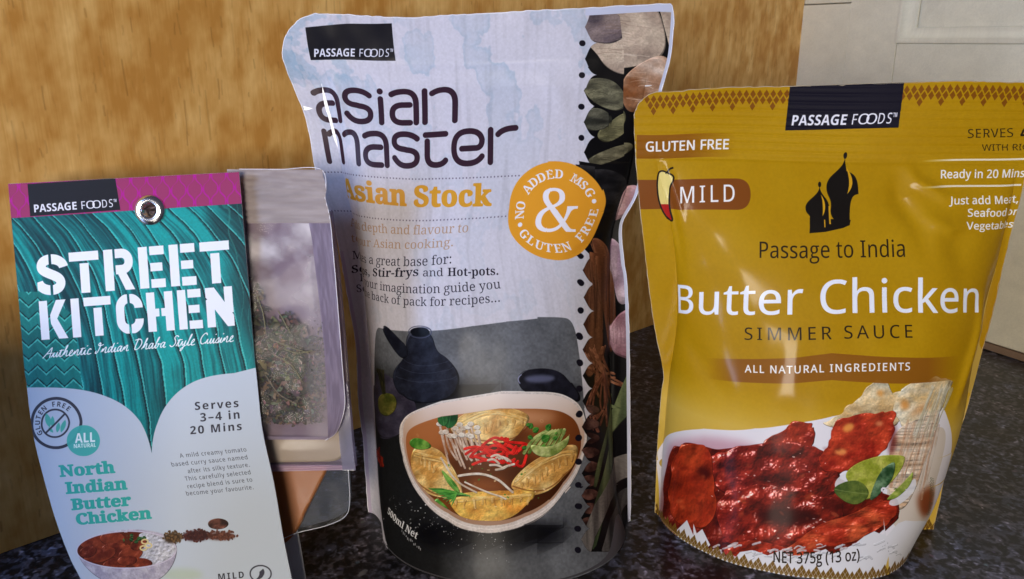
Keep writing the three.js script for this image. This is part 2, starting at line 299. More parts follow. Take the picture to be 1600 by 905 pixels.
// ---------------------------------------------------------------- print of the white stock pouch
function printStock() {
  const W = 1408, H = 2000, cv = newCanvas(W, H), c = cv.getContext('2d');
  // white ground with a pale blue grey wash
  const base = paint(W / 2, H / 2, (i, j) => {
    const v = j / H * 2, n = fbm(i * 0.012 + 3, j * 0.006 + 1, 4), st = fbm(i * 0.11, j * 0.006, 3), g = fbm(i * 0.3, j * 0.3, 2);
    const patch = fbm(i * 0.02 + 30, j * 0.014, 5), edge = sstep(0.53, 0.56, patch) * (1 - 0.5 * sstep(0.56, 0.64, patch));          // a stain with a drying edge
    const wash = clamp(edge * lerp(0.30, 0.10, sstep(0.1, 0.3, v)) * (0.5 + n) + 0.34 * sstep(0.50, 0.56, fbm(i * 0.03, j * 0.03 + 8, 5)) * sstep(0.16, 0.10, v) * sstep(0.3, 0.0, i / W * 2 - 0.12));
    const q = mixc([196, 194, 206], [118, 152, 178], wash); const s = 1 - 0.2 * Math.max(0, st - 0.52) - 0.08 * (g - 0.5);
    return [q[0] * s, q[1] * s, q[2] * s];
  });
  c.drawImage(base, 0, 0, W, H);
  // grey stone table, dark on the left
  const tb = tile(540, 470, 1000, 905);
  P2D([[540, 530], [600, 526], [700, 515], [800, 502], [875, 495], [896, 500], [905, 540], [925, 700], [1000, 700], [1000, 960], [540, 960]])(tb); tb.save(); tb.clip();
  const stone = paint(460, 440, (i, j) => { const n = fbm(i * 0.03, j * 0.03, 4), g = fbm(i * 0.3, j * 0.3, 3), x = 540 + i, y = 470 + j; const dark = clamp(sstep(700, 600, x) * sstep(560, 640, y) + sstep(760, 620, x) * sstep(640, 760, y) + 0.35 * sstep(900, 700, x) * sstep(800, 850, y)); const v = lerp(96 + 36 * (n - 0.5) + 26 * (g - 0.5), 20 + 10 * g, dark); return [v * 0.97, v * 1.0, v * 1.07]; });
  tb.drawImage(stone, 540, 470); tb.restore();
  lay(c, tb, [[[690, 520, 552.6, 1123.2], [740, 520, 676.7, 1119.8], [790, 520, 797.1, 1121.8], [840, 520, 918.2, 1128.6], [890, 520, 1047.6, 1144.9]], [[690, 640, 538.5, 1397.9], [740, 640, 658.3, 1390.3], [790, 640, 774.5, 1389.2], [840, 640, 891.7, 1397.7], [890, 640, 1018.3, 1418.3]], [[690, 740, 534.5, 1630.5], [740, 740, 653.5, 1618], [790, 740, 766.8, 1616.8], [840, 740, 880.2, 1624], [890, 740, 1002.4, 1646.5]], [[690, 830, 530.5, 1839.6], [740, 830, 647.5, 1823.1], [790, 830, 758.9, 1819.3], [840, 830, 870.6, 1826.3], [890, 830, 990.1, 1848.9]], [[690, 868, 531.3, 1924.1], [740, 868, 647.4, 1905.2], [790, 868, 756.8, 1900.5], [840, 868, 865.8, 1906.4], [890, 868, 980.8, 1928.3]]]);
  // tea pot, plate, spoon and the bowl of dumpling soup
  const t = tile(560, 490, 935, 880);
  soft(t, ELL(690, 612, 90, 20), 'rgba(12,12,18,.75)', 10);
  piece(t, [[577, 600], [590, 575], [630, 600], [660, 640], [640, 675], [590, 690], [576, 640]], { c: [[46, 42, 58], [70, 66, 84]], round: 4, h: 0.5, na: 0.1, spec: 0.2 });
  piece(t, [[586, 622], [605, 612], [622, 618], [622, 640], [606, 652], [588, 645]], { c: [[60, 66, 22], [110, 104, 46]], round: 6, spec: 0.2 });
  for (let k = 0; k < 6; k++) strand(t, [[598 + k, 615], [590 + k * 2, 590], [584 + k * 3, 578]], 2, { c: [[20, 20, 14], [60, 58, 30]], spec: 0.1 });
  for (let k = 0; k < 9; k++) strand(t, [[575 + rr(0, 16), 702 + rr(0, 20)], [582 + rr(0, 12), 710 + rr(0, 12)], [592 + rr(0, 8), 722 + rr(-6, 6)]], 3, { c: [[90, 20, 14], [170, 50, 30]], spec: 0.3 });
  piece(t, [[634, 522], [656, 512], [676, 520], [682, 550], [700, 560], [720, 585], [716, 612], [690, 628], [645, 628], [620, 612], [612, 580], [634, 556]], { c: [[22, 24, 36], [38, 42, 58]], round: 14, h: 1.4, na: 0.03, spec: 0.18, pow: 16 });
  piece(t, [[597, 512], [604, 508], [622, 526], [640, 548], [632, 562], [622, 556]], { c: [[20, 22, 34], [34, 38, 52]], round: 4, na: 0.03, spec: 0.2 });
  t.fillStyle = '#0b0c12'; ELL(657, 518, 15, 7)(t); t.fill(); t.strokeStyle = 'rgba(70,74,96,.8)'; t.lineWidth = 1.4; ELL(657, 518, 18, 9)(t); t.stroke();
  t.strokeStyle = 'rgba(84,88,112,.35)'; t.lineWidth = 0.8; for (const y of [566, 578, 592]) { t.beginPath(); t.ellipse(666, y - 8, 48 - Math.abs(y - 592) * 0.4, 12, 0, 0.2, 2.9); t.stroke(); }
  soft(t, ELL(862, 612, 44, 12), 'rgba(10,10,16,.5)', 5);
  piece(t, [[806, 590], [815, 577], [845, 573], [875, 580], [892, 600], [906, 622], [900, 630], [860, 622], [815, 612]], { c: [[10, 10, 18], [22, 22, 34]], round: 8, na: 0.02, spec: 0.35, pow: 12 });
  soft(t, ELL(842, 590, 24, 6), 'rgba(96,100,130,.8)', 2); t.strokeStyle = 'rgba(150,154,190,.8)'; t.lineWidth = 1.6; t.beginPath(); t.ellipse(848, 594, 40, 16, 0.1, 2.7, 3.6); t.stroke();
  soft(t, ELL(770, 835, 120, 24), 'rgba(4,4,10,.65)', 12);
  const bowl = [[624, 690], [626, 655], [660, 634], [720, 620], [800, 609], [870, 611], [905, 630], [917, 668], [914, 706], [890, 762], [850, 806], [795, 832], [740, 834], [690, 812], [652, 772], [632, 730]];
  piece(t, bowl, { c: [[216, 204, 200], [228, 219, 217]], round: 10, h: 0.7, na: 0.0, spec: 0.08, pow: 10 });
  const lip = bowl.map(([x, y]) => [772 + (x - 772) * 0.965, 713 + (y - 717) * 0.93]), inner = bowl.map(([x, y]) => [772 + (x - 772) * 0.93, 718 + (y - 717) * (y < 717 ? 0.76 : 0.83)]);
  P2D(lip)(t); t.save(); t.clip(); const wallG = t.createLinearGradient(0, 615, 0, 800); wallG.addColorStop(0, '#d9cdc9'); wallG.addColorStop(0.35, '#bfa18f'); wallG.addColorStop(1, '#9d7a64'); t.fillStyle = wallG; t.fillRect(600, 590, 340, 260); t.restore();
  P2D(inner)(t); t.save(); t.clip();
  const broth = t.createLinearGradient(640, 640, 880, 800); broth.addColorStop(0, '#a8683c'); broth.addColorStop(0.5, '#8a4c22'); broth.addColorStop(1, '#5a2c14'); t.fillStyle = broth; t.fillRect(600, 600, 340, 260);
  for (const [x, y, a, b] of [[764, 676, 66, 24], [690, 745, 50, 40], [850, 748, 62, 34], [768, 796, 72, 26], [770, 715, 60, 34]]) soft(t, ELL(x, y, a, b), 'rgba(52,22,8,.55)', 7);
  for (let k = 0; k < 40; k++) { const x = rr(640, 905), y = rr(650, 815); t.strokeStyle = `rgba(232,190,140,${rr(0.1, 0.4)})`; t.lineWidth = rr(0.6, 1.4); ELL(x, y, rr(1, 4), rr(0.8, 2.4), rr(0, 3))(t); t.stroke(); }
  soft(t, ELL(860, 780, 70, 40), 'rgba(50,22,10,.65)', 10); soft(t, ELL(780, 650, 90, 14), 'rgba(196,146,110,.8)', 8);
  const dough = { c: [[206, 150, 74], [250, 218, 146]], round: 10, h: 1.3, na: 0.3, ns: 0.06, ny: 0.07, spec: 0.3, pow: 22 };
  piece(t, [[702, 666], [724, 644], [759, 632], [803, 636], [829, 649], [816, 668], [803, 688], [770, 695], [731, 688], [709, 678]], dough);
  piece(t, [[642, 709], [657, 691], [685, 698], [715, 734], [728, 776], [701, 782], [663, 771], [646, 746]], dough);
  piece(t, [[794, 755], [827, 718], [871, 699], [904, 691], [897, 726], [869, 760], [833, 774], [805, 769]], dough);
  piece(t, [[695, 776], [736, 766], [791, 768], [838, 758], [831, 783], [802, 810], [758, 819], [717, 810]], { ...dough, c: [[212, 142, 52], [250, 210, 104]] });
  for (const [pts, sh] of [[[[712, 668], [735, 684], [770, 690], [805, 684], [824, 664]], 1], [[[646, 745], [668, 768], [700, 778], [724, 772]], 1], [[[800, 758], [832, 768], [866, 758], [893, 730]], 1]]) { t.strokeStyle = 'rgba(96,44,14,.6)'; t.lineWidth = 2.4; P2D(pts, false)(t); t.stroke(); }
  for (const pts of [[[714, 664], [735, 650], [762, 641], [800, 645], [820, 654]], [[652, 706], [690, 712], [712, 738], [722, 766]], [[806, 748], [832, 726], [866, 709], [894, 704]], [[708, 779], [742, 774], [790, 776], [828, 768]]]) for (let k = 0; k < 3; k++) strand(t, pts.map(([x, y]) => [x + rr(-1.5, 1.5), y + k * 2.4 + rr(-1.5, 1.5)]), 2.6, { c: [[222, 164, 78], [252, 222, 156]], spec: 0.5, a: 0.75 });
  for (const [a, b] of [[[722, 664], [812, 650]], [[660, 706], [716, 760]], [[812, 748], [892, 706]], [[712, 778], [826, 772]]]) for (let k = 0; k < 9; k++) { const q = [lerp(a[0], b[0], k / 8), lerp(a[1], b[1], k / 8)]; strand(t, [[q[0], q[1] + 2], [q[0] + rr(-3, 3), q[1] + rr(9, 18)]], 3.4, { c: [[206, 150, 70], [246, 214, 150]], spec: 0.25, a: 0.7 }); strand(t, [[q[0] + 3.4, q[1] + 4], [q[0] + rr(0, 6), q[1] + rr(9, 16)]], 1.4, { c: [[120, 66, 22], [150, 90, 36]], spec: 0, a: 0.5 }); }
  const white = { c: [[206, 186, 166], [240, 232, 222]], spec: 0.25, na: 0.1 };
  for (let k = 0; k < 18; k++) { const x = 690 + (k % 9) * 7 + rr(-3, 3), y = 664 + Math.floor(k / 9) * 14 + rr(-5, 6); strand(t, [[x, y], [x + rr(2, 8), y + 20], [x + rr(10, 22), y + rr(38, 52)]], 3.4, { ...white, c: [[180, 142, 118], [226, 206, 190]] }); puff(t, ELL(x, y, 5.2, 4), { bb: [x - 9, y - 8, x + 9, y + 8], round: 2, ...white }); }
  for (let k = 0; k < 22; k++) { const x = 738 + rr(0, 66), y = 688 + rr(0, 34); strand(t, [[x - 14, y + rr(-12, 12)], [x, y + rr(-9, 6)], [x + 14, y + rr(-4, 14)], [x + 20, y + rr(-8, 8)]], 4.4, { c: [[200, 18, 14], [250, 44, 34]], spec: 0.5, na: 0.1 }); }
  for (let k = 0; k < 26; k++) { const x = rr(690, 850), y = rr(724, 792); t.fillStyle = k % 2 ? 'rgba(60,120,40,.85)' : 'rgba(236,214,170,.7)'; ELL(x, y, rr(0.8, 2.6), rr(0.6, 1.4), rr(0, 3))(t); t.fill(); }
  for (let k = 0; k < 7; k++) { const x = 760 + rr(0, 46), y = 706 + rr(0, 30); strand(t, [[x, y], [x + 8, y + rr(-7, 0)], [x + 17, y + rr(-9, 9)]], 3.6, white); }
  strand(t, [[718, 742], [745, 736], [775, 746], [800, 768]], 4, white); strand(t, [[728, 752], [760, 768], [790, 780]], 2.6, white); strand(t, [[690, 716], [708, 748], [745, 768]], 3, white);
  for (let k = 0; k < 7; k++) strand(t, [[818 + k * 8, 706 - k], [830 + k * 8, 684], [852 + k * 5, 672]], 5, { c: [[88, 118, 46], [196, 206, 128]], spec: 0.3 });
  for (let k = 0; k < 16; k++) { const x = rr(822, 886), y = rr(660, 700); leaf(t, [x, y], [x + rr(-12, 16), y + rr(-12, 8)], 0.8, [[30, 92, 28], [88, 152, 54]]); }
  piece(t, [[824, 690], [850, 698], [880, 690], [890, 676], [886, 700], [860, 714], [834, 710]], { c: [[120, 140, 62], [206, 212, 140]], round: 5, spec: 0.3 });
  leaf(t, [700, 672], [708, 624], 0.55, [[14, 62, 30], [44, 110, 56]]); leaf(t, [694, 668], [690, 640], 0.6, [[20, 70, 34], [56, 120, 60]]);
  piece(t, [[640, 690], [650, 682], [668, 686], [680, 698], [660, 702], [645, 698]], { c: [[60, 120, 36], [126, 176, 70]], round: 5, spec: 0.5 });
  for (let k = 0; k < 9; k++) leaf(t, [740 - k * 3, 774 - k], [664 + k * 5, 762 + k * 4], 0.10, [[34, 106, 36], [96, 168, 66]]);
  leaf(t, [722, 772], [688, 732], 0.2, [[50, 120, 40], [130, 186, 80]]); piece(t, [[676, 782], [686, 778], [704, 800], [708, 814], [696, 810]], { c: [[50, 120, 40], [110, 170, 66]], round: 4, spec: 0.6 });
  t.restore();
  t.strokeStyle = 'rgba(236,230,228,.55)'; t.lineWidth = 1.2; P2D(bowl.map(([x, y]) => [772 + (x - 772) * 0.985, 714 + (y - 717) * 0.97]))(t); t.stroke();
  for (let k = 0; k < 130; k++) { const a = rr(0, 1), x = lerp(612, 790, a) + rr(-18, 18), y = lerp(788, 862, a) + rr(-24, 24), s = rr(0.4, 1.3); t.fillStyle = `rgba(226,226,232,${rr(0.3, 0.9)})`; t.fillRect(x, y, s, s * rr(0.7, 1.4)); }
  lay(c, t, [[[598, 520, 272, 1163.8], [630, 520, 383.8, 1141.9], [690, 520, 552.6, 1123.2], [780, 520, 773.1, 1121.3], [880, 520, 1020.4, 1140.7], [930, 520, 1173.4, 1170.8]], [[598, 600, 253.4, 1364], [630, 600, 370.1, 1332.6], [690, 600, 537.8, 1306.3], [780, 600, 754.6, 1299.4], [880, 600, 999.1, 1322.2], [930, 600, 1155, 1360.1]], [[598, 680, 241.3, 1571.3], [630, 680, 371, 1526.4], [690, 680, 539.9, 1490], [780, 680, 750.2, 1478.9], [880, 680, 986.9, 1503.7], [930, 680, 1140.4, 1548]], [[598, 760, 221.9, 1779.9], [630, 760, 357.2, 1725.7], [690, 760, 531.9, 1677.4], [780, 760, 741.3, 1662.2], [880, 760, 972.9, 1686], [930, 760, 1122.6, 1733.6]], [[598, 825, 210.8, 1950.3], [630, 825, 363.3, 1877.3], [690, 825, 530.2, 1828.5], [780, 825, 736.8, 1808.3], [880, 825, 965.4, 1831.7], [930, 825, 1105.2, 1875.5]]], [400, 400, 400, 0]); lay(c, t, [[[640, 780, 390.1, 1762.3], [700, 780, 554.6, 1720.5], [760, 780, 694, 1708.1], [820, 780, 828.9, 1711.1], [880, 780, 970.3, 1731.7], [905, 780, 1038.1, 1750.4]], [[640, 825, 395, 1865.7], [700, 825, 554.4, 1824.1], [760, 825, 692.3, 1809.2], [820, 825, 825.8, 1811.2], [880, 825, 965.4, 1831.7], [905, 825, 1031, 1849.7]], [[640, 848, 397.7, 1917.5], [700, 848, 555.4, 1875.1], [760, 848, 692.3, 1859.2], [820, 848, 824.3, 1860.4], [880, 848, 962, 1881.2], [905, 848, 1025, 1898.1]]], [400, 400, 0, 0]); lay(c, t, [[[690, 820, 529.8, 1817.4], [740, 820, 647.3, 1801], [790, 820, 759.1, 1797.5], [840, 820, 871.3, 1804.7], [880, 820, 966, 1820.8]], [[690, 848, 531.2, 1880], [740, 848, 647.7, 1862.3], [790, 848, 758.3, 1858.1], [840, 848, 868.9, 1864.7], [880, 848, 962, 1881.2]], [[690, 868, 531.3, 1924.1], [740, 868, 647.4, 1905.2], [790, 868, 756.8, 1900.5], [840, 868, 865.8, 1906.4], [880, 868, 957, 1922.6]]], [60, 0, 0, 400]);
  text(c, '500ml Net', 'bold # serif', [261.4, 1863.6], [429.3, 1895.5], [271, 1834.3], '#d8d8dc', { cap: 0.8 });
  { const A = [357.6, 1898.3], B = [447.3, 1930.3]; c.fillStyle = 'rgba(190,190,198,.75)'; for (let k = 0; k < 13; k++) { const q = [lerp(A[0], B[0], k / 12), lerp(A[1], B[1], k / 12)]; c.fillRect(q[0] - 2, q[1] - rr(6, 13), rr(2, 5), rr(5, 11)); } }
  // strip of spices along the right edge with its scalloped border
  const s = tile(895, 0, 1056, 880), tips = [42, 92, 142, 191, 238, 284, 332, 378, 424, 466, 507, 548, 588, 627, 667, 704, 740, 775, 810, 843];
  s.beginPath(); s.moveTo(935, 20); s.lineTo(922, 24);
  tips.forEach((y, i) => { const x = lerp(914.5, 908, y / 800), nx = lerp(935, 922, y / 800), a = i ? (tips[i - 1] + y) / 2 : y - 20, b = i < tips.length - 1 ? (y + tips[i + 1]) / 2 : y + 18; s.lineTo(i ? nx : 922, a); s.bezierCurveTo(x + 7, a + 2, x + 5, y - 8, x, y); s.bezierCurveTo(x + 5, y + 8, x + 7, b - 2, nx, b); });
  s.lineTo(1056, 862); s.lineTo(1056, 20); s.closePath(); s.save(); s.clip();
  s.fillStyle = '#0d0c0e'; s.fillRect(890, 0, 170, 880);
  const garlic = { c: [[176, 150, 128], [226, 206, 184]], round: 14, h: 0.9, na: 0.3, ns: 0.035, ny: 0.04, spec: 0.06 };
  piece(s, [[905, 10], [960, 5], [1056, 5], [1056, 90], [1020, 112], [975, 120], [945, 105], [930, 80], [905, 60]], { ...garlic, c: [[168, 146, 130], [214, 194, 172]] });
  piece(s, [[905, 18], [960, 12], [985, 50], [960, 70], [925, 66], [900, 50]], { c: [[96, 84, 92], [150, 132, 128]], round: 14, h: 0.8, na: 0.4, ns: 0.04, ny: 0.06, spec: 0.05 });
  piece(s, [[1000, 118], [1056, 84], [1056, 150], [1020, 170], [992, 185], [985, 150]], { ...garlic, c: [[132, 80, 46], [230, 206, 188]] });
  const pod = { round: 9, h: 1.2, na: 0.25, ns: 0.05, ny: 0.10, spec: 0.12 };
  piece(s, [[910, 128], [935, 120], [965, 128], [984, 158], [970, 176], [940, 168], [915, 150]], { ...pod, c: [[66, 64, 52], [128, 124, 98]] });
  piece(s, [[930, 210], [955, 190], [985, 170], [992, 190], [970, 215], [945, 226]], { ...pod, c: [[70, 68, 48], [140, 134, 96]] });
  piece(s, [[908, 180], [930, 166], [955, 176], [960, 192], [940, 205], [915, 204]], { ...pod, c: [[48, 48, 42], [104, 102, 86]] });
  piece(s, [[915, 250], [945, 235], [985, 222], [1000, 232], [960, 252], [925, 262]], { ...pod, c: [[80, 76, 58], [150, 142, 112]] });
  piece(s, [[910, 268], [950, 262], [984, 280], [986, 320], [950, 342], [915, 330]], { ...pod, c: [[14, 14, 16], [44, 42, 44]] });
  piece(s, [[968, 300], [996, 288], [1012, 300], [1000, 330], [975, 350], [966, 330]], { ...garlic, c: [[168, 120, 128], [226, 196, 200]] });
  const bark = { round: 5, h: 1, na: 0.2, ns: 0.14, ny: 0.01, spec: 0.1 };
  piece(s, [[905, 420], [915, 396], [936, 400], [940, 500], [938, 560], [920, 600], [905, 560]], { ...bark, c: [[70, 40, 28], [120, 76, 52]] });
  piece(s, [[926, 376], [944, 368], [956, 420], [965, 545], [950, 556], [940, 500]], { ...bark, c: [[84, 46, 30], [142, 88, 58]] });
  piece(s, [[950, 376], [975, 370], [984, 420], [985, 470], [965, 480], [955, 440]], { ...garlic, c: [[150, 122, 146], [216, 196, 214]] });
  piece(s, [[955, 500], [985, 476], [1000, 500], [1000, 560], [965, 560], [950, 530]], { ...garlic, c: [[138, 96, 112], [204, 170, 186]] });
  for (let k = 0; k < 12; k++) strand(s, [[905 + rr(0, 40), 540 + rr(0, 30)], [930 + rr(-4, 14), 575 + rr(0, 22)], [938 + rr(-24, 50), 600 + rr(-50, 34)]], rr(2, 4.5), { c: [[92, 52, 36], [164, 108, 80]], spec: 0.15 });
  for (let k = 0; k < 10; k++) strand(s, [[940, 585], [930 + rr(-24, 30), 618 + rr(0, 20)], [918 + rr(-8, 30), 655 + rr(-8, 20)]], rr(2, 4), { c: [[80, 40, 30], [150, 92, 70]], spec: 0.15 });
  for (let k = 0; k < 9; k++) { const y = 640 + k * 22; piece(s, [[904, y], [918, y - 9], [936, y - 4], [934, y + 8], [915, y + 12]], { c: [[40, 24, 22], [104, 70, 62]], round: 4, spec: 0.15 }); }
  const grass = { round: 4, h: 0.8, na: 0.2, ns: 0.16, ny: 0.01, spec: 0.12 };
  strand(s, [[985, 590], [965, 660], [948, 740], [925, 850]], 16, { ...grass, c: [[54, 66, 44], [112, 122, 84]] });
  strand(s, [[1000, 690], [968, 740], [935, 800], [912, 860]], 20, { ...grass, c: [[60, 56, 56], [122, 116, 112]] });
  strand(s, [[990, 760], [968, 800], [950, 860]], 20, { ...grass, c: [[40, 40, 42], [92, 88, 88]] });
  strand(s, [[960, 620], [940, 690], [930, 760]], 5, { ...grass, c: [[40, 50, 34], [92, 100, 66]] });
  for (const [x0, y0, x1, y1, n, col] of [[925, 30, 1046, 90, 26, [110, 88, 76]], [960, 60, 1040, 100, 16, [236, 220, 200]], [992, 120, 1050, 165, 12, [236, 214, 196]], [915, 130, 975, 165, 14, [30, 30, 22]], [935, 195, 988, 215, 12, [34, 32, 20]], [918, 240, 990, 255, 10, [40, 36, 24]], [908, 400, 938, 590, 14, [40, 20, 14]], [940, 376, 962, 545, 10, [44, 22, 14]], [956, 380, 982, 470, 10, [110, 78, 104]], [958, 490, 990, 555, 10, [100, 62, 80]]]) for (let k = 0; k < n; k++) {
    const tall = y1 - y0 > x1 - x0, p = rr(0, 1), q = tall ? [lerp(x0, x1, p), rr(y0, y0 + (y1 - y0) * 0.4)] : [rr(x0, x0 + (x1 - x0) * 0.4), lerp(y0, y1, p)], l = rr(0.3, 0.6); s.strokeStyle = rgb(col, rr(0.12, 0.4)); s.lineWidth = rr(0.5, 1.3);
    s.beginPath(); s.moveTo(...q); if (tall) s.quadraticCurveTo(q[0] + rr(-3, 3), q[1] + (y1 - y0) * l / 2, q[0] + rr(-3, 4), q[1] + (y1 - y0) * l); else s.quadraticCurveTo(q[0] + (x1 - x0) * l / 2, q[1] + rr(-6, 2), q[0] + (x1 - x0) * l, q[1] + rr(-2, 6)); s.stroke();
  }
  s.restore();
  const dotY = [67.5, 117.5, 167, 215.5, 260, 308, 355, 400, 443, 486, 527, 568, 608, 648, 685, 722, 758, 792, 827, 859];
  s.fillStyle = '#15131d'; for (const y of dotY) { ELL(lerp(911, 903, y / 860), y, 4.4, 4.6)(s); s.fill(); }
  lay(c, s, [[[908, 15, 1083.4, 4.9], [945, 15, 1164.9, 9.4], [985, 15, 1253.5, 14.9], [1028, 15, 1348.9, 19.3]], [[908, 60, 1084.9, 104.4], [945, 60, 1167.8, 108.8], [985, 60, 1257.6, 114.2], [1028, 60, 1354.4, 118.4]], [[908, 105, 1089.1, 206.3], [945, 105, 1175, 210.6], [985, 105, 1268.6, 215.8], [1028, 105, 1369.7, 219.9]], [[908, 138, 1098.1, 281.8], [945, 138, 1187.6, 286.3], [985, 138, 1284.4, 291.5], [1028, 138, 1391.3, 295.8]]], [400, 400, 400, 0]); lay(c, s, [[[905, 138, 1091, 281.5], [930, 138, 1151.3, 284.4], [955, 138, 1211.6, 287.6], [975, 138, 1259.9, 290.2]], [[905, 260, 1110.3, 557.4], [930, 260, 1175.1, 561.2], [955, 260, 1242.7, 566.3], [975, 260, 1302.2, 571.8]], [[905, 400, 1147, 878.8], [930, 400, 1223.9, 888.9], [955, 400, 1356.6, 915.3], [975, 400, 1410.1, 915.8]], [[905, 520, 1090.4, 1152.4], [930, 520, 1173.4, 1170.8], [955, 520, 1332.5, 1215.6], [975, 520, 1386.8, 1217.9]], [[905, 640, 1061.9, 1428.9], [930, 640, 1148.1, 1454.7], [955, 640, 1310.8, 1518.1], [975, 640, 1383.5, 1530.6]], [[905, 760, 1041, 1704.7], [930, 760, 1122.6, 1733.6], [955, 760, 1239.8, 1784.5], [975, 760, 1378.9, 1847.3]], [[905, 840, 1027.4, 1881.5], [930, 840, 1098.5, 1905.8], [955, 840, 1181.6, 1940.2], [975, 840, 1277.3, 1989.1]]], [400, 400, 0, 400]);
  // white border on the right seal and along the top
  c.strokeStyle = '#bcc0d6'; c.lineWidth = 20; c.beginPath(); c.moveTo(W - 2, 0); c.lineTo(W - 4, H); c.stroke(); c.fillStyle = '#bcc0d6'; c.fillRect(W * 0.78, 0, W * 0.22, 26);
  c.fillStyle = '#b3a8c0'; c.fillRect(0, H * 0.45, 16, H * 0.55);
  // maker's block and lettering
  quad(c, [[102.6, 50.1], [259.6, 32.8], [414.3, 22.6], [414, 158.7], [100.3, 168.8]], '#0d0d18');
  makerName(c, [112.5, 156.9], [266.7, 151.5], [278.6, 150.6], [392.4, 144.1], [118.8, 127.6], '#d6d6e4');
  const ink = '#33202c';
  function rounded(str, A, B, T) { // a soft round-ended display face: x-height 1, strokes as centre lines
    const w = { a: 0.80, s: 0.82, i: 0.28, n: 0.96, m: 1.32, t: 0.72, e: 0.94, r: 0.84 };
    let total = 0; for (const ch of str) total += w[ch]; const gap = 0.10; total += gap * (str.length - 1);
    c.save(); c.setTransform((B[0] - A[0]) / total, (B[1] - A[1]) / total, -(T[0] - A[0]), -(T[1] - A[1]), A[0], A[1]);
    c.lineWidth = 0.158; c.lineCap = 'round'; c.lineJoin = 'round'; c.strokeStyle = ink; let x = 0; const h = 0.07, t = -0.93, m = -0.5;
    const L = (...p) => { c.beginPath(); p.forEach((q, i) => (i ? c.lineTo(x + q[0], q[1]) : c.moveTo(x + q[0], q[1]))); c.stroke(); };
    for (const ch of str) {
      const e = w[ch] - h;
      if (ch === 'a') { c.beginPath(); c.moveTo(x + h, -0.85); c.quadraticCurveTo(x + 0.2, t, x + 0.42, t); c.quadraticCurveTo(x + e, t, x + e, -0.58); c.lineTo(x + e, -0.07); c.stroke(); c.beginPath(); c.moveTo(x + 0.56, -0.56); c.lineTo(x + 0.34, -0.56); c.quadraticCurveTo(x + h, -0.54, x + h, -0.31); c.quadraticCurveTo(x + h, -0.07, x + 0.36, -0.07); c.lineTo(x + 0.56, -0.07); c.stroke(); }
      if (ch === 's') { c.beginPath(); c.moveTo(x + e, -0.80); c.quadraticCurveTo(x + 0.6, t, x + 0.36, t); c.quadraticCurveTo(x + h, t, x + h, -0.73); c.quadraticCurveTo(x + h, -0.54, x + 0.36, -0.52); c.lineTo(x + 0.45, -0.5); c.quadraticCurveTo(x + e, -0.48, x + e, -0.29); c.quadraticCurveTo(x + e, -0.07, x + 0.42, -0.07); c.quadraticCurveTo(x + 0.2, -0.07, x + h, -0.28); c.stroke(); }
      if (ch === 'i') { L([0.14, -0.72], [0.14, -0.07]); c.beginPath(); c.arc(x + 0.14, -0.93, 0.085, 0, 7); c.fillStyle = ink; c.fill(); }
      if (ch === 'n') { L([h, -0.93], [h, -0.07]); c.beginPath(); c.moveTo(x + 0.27, -0.85); c.quadraticCurveTo(x + 0.4, t, x + 0.56, t); c.quadraticCurveTo(x + e, t, x + e, -0.55); c.lineTo(x + e, -0.07); c.stroke(); }
      if (ch === 'm') for (const q of [0, 0.62]) { if (!q) L([h, -0.93], [h, -0.07]); c.beginPath(); c.moveTo(x + q + 0.2, -0.85); c.quadraticCurveTo(x + q + 0.3, t, x + q + 0.42, t); c.quadraticCurveTo(x + q + 0.63, t, x + q + 0.63, -0.55); c.lineTo(x + q + 0.63, -0.07); c.stroke(); }
      if (ch === 't') { L([h, t + 0.04], [e, t + 0.04]); c.beginPath(); c.moveTo(x + 0.12, -0.72); c.lineTo(x + 0.12, -0.34); c.quadraticCurveTo(x + 0.12, -0.07, x + 0.38, -0.07); c.quadraticCurveTo(x + 0.56, -0.07, x + e, -0.18); c.stroke(); }
      if (ch === 'e') { c.beginPath(); c.moveTo(x + 0.3, -0.47); c.lineTo(x + 0.72, -0.47); c.quadraticCurveTo(x + e, -0.49, x + e, -0.68); c.quadraticCurveTo(x + 0.82, t, x + 0.48, t); c.quadraticCurveTo(x + h, t, x + h, m); c.quadraticCurveTo(x + h, -0.07, x + 0.48, -0.07); c.quadraticCurveTo(x + 0.74, -0.07, x + e, -0.24); c.stroke(); }
      if (ch === 'r') { L([h, -0.93], [h, -0.07]); c.beginPath(); c.moveTo(x + 0.28, -0.80); c.quadraticCurveTo(x + 0.42, -0.95, x + e, -0.94); c.stroke(); }
      x += w[ch] + gap;
    }
    c.restore();
  }
  rounded('asian', [50.6, 403.6], [631.6, 388.7], upFrom([50.6, 403.6], [569.9, 387], [577.6, 255.4]));
  rounded('master', [55.3, 559], [870.6, 537.6], upFrom([55.3, 559], [598.8, 532.1], [594.9, 399.3]));
  const dots = (A, B, n) => { c.fillStyle = '#6a6478'; for (let k = 0; k <= n; k++) { c.beginPath(); c.arc(lerp(A[0], B[0], k / n), lerp(A[1], B[1], k / n), 2.9, 0, 7); c.fill(); } };
  dots([306.9, 588], [877.5, 581.4], 42); dots([270.8, 740.6], [835.4, 721.2], 39);
  { const A = [306.9, 588], B = [877.5, 581.4], n = 26; c.fillStyle = '#6a6478'; for (let k = 1; k < n; k++) { c.beginPath(); c.arc(A[0] - (B[0] - A[0]) / 42 * k, A[1] - (B[1] - A[1]) / 42 * k, 2.9, 0, 7); c.fill(); const q = [270.8, 740.6]; c.beginPath(); c.arc(q[0] - (B[0] - A[0]) / 42 * k, q[1], 2.9, 0, 7); c.fill(); } }
  text(c, 'Stock', 'bold # serif', [457, 682.5], [770.8, 681.7], [459.6, 610.5], '#c8912c', { pre: 'Asian ', bold: 5 });
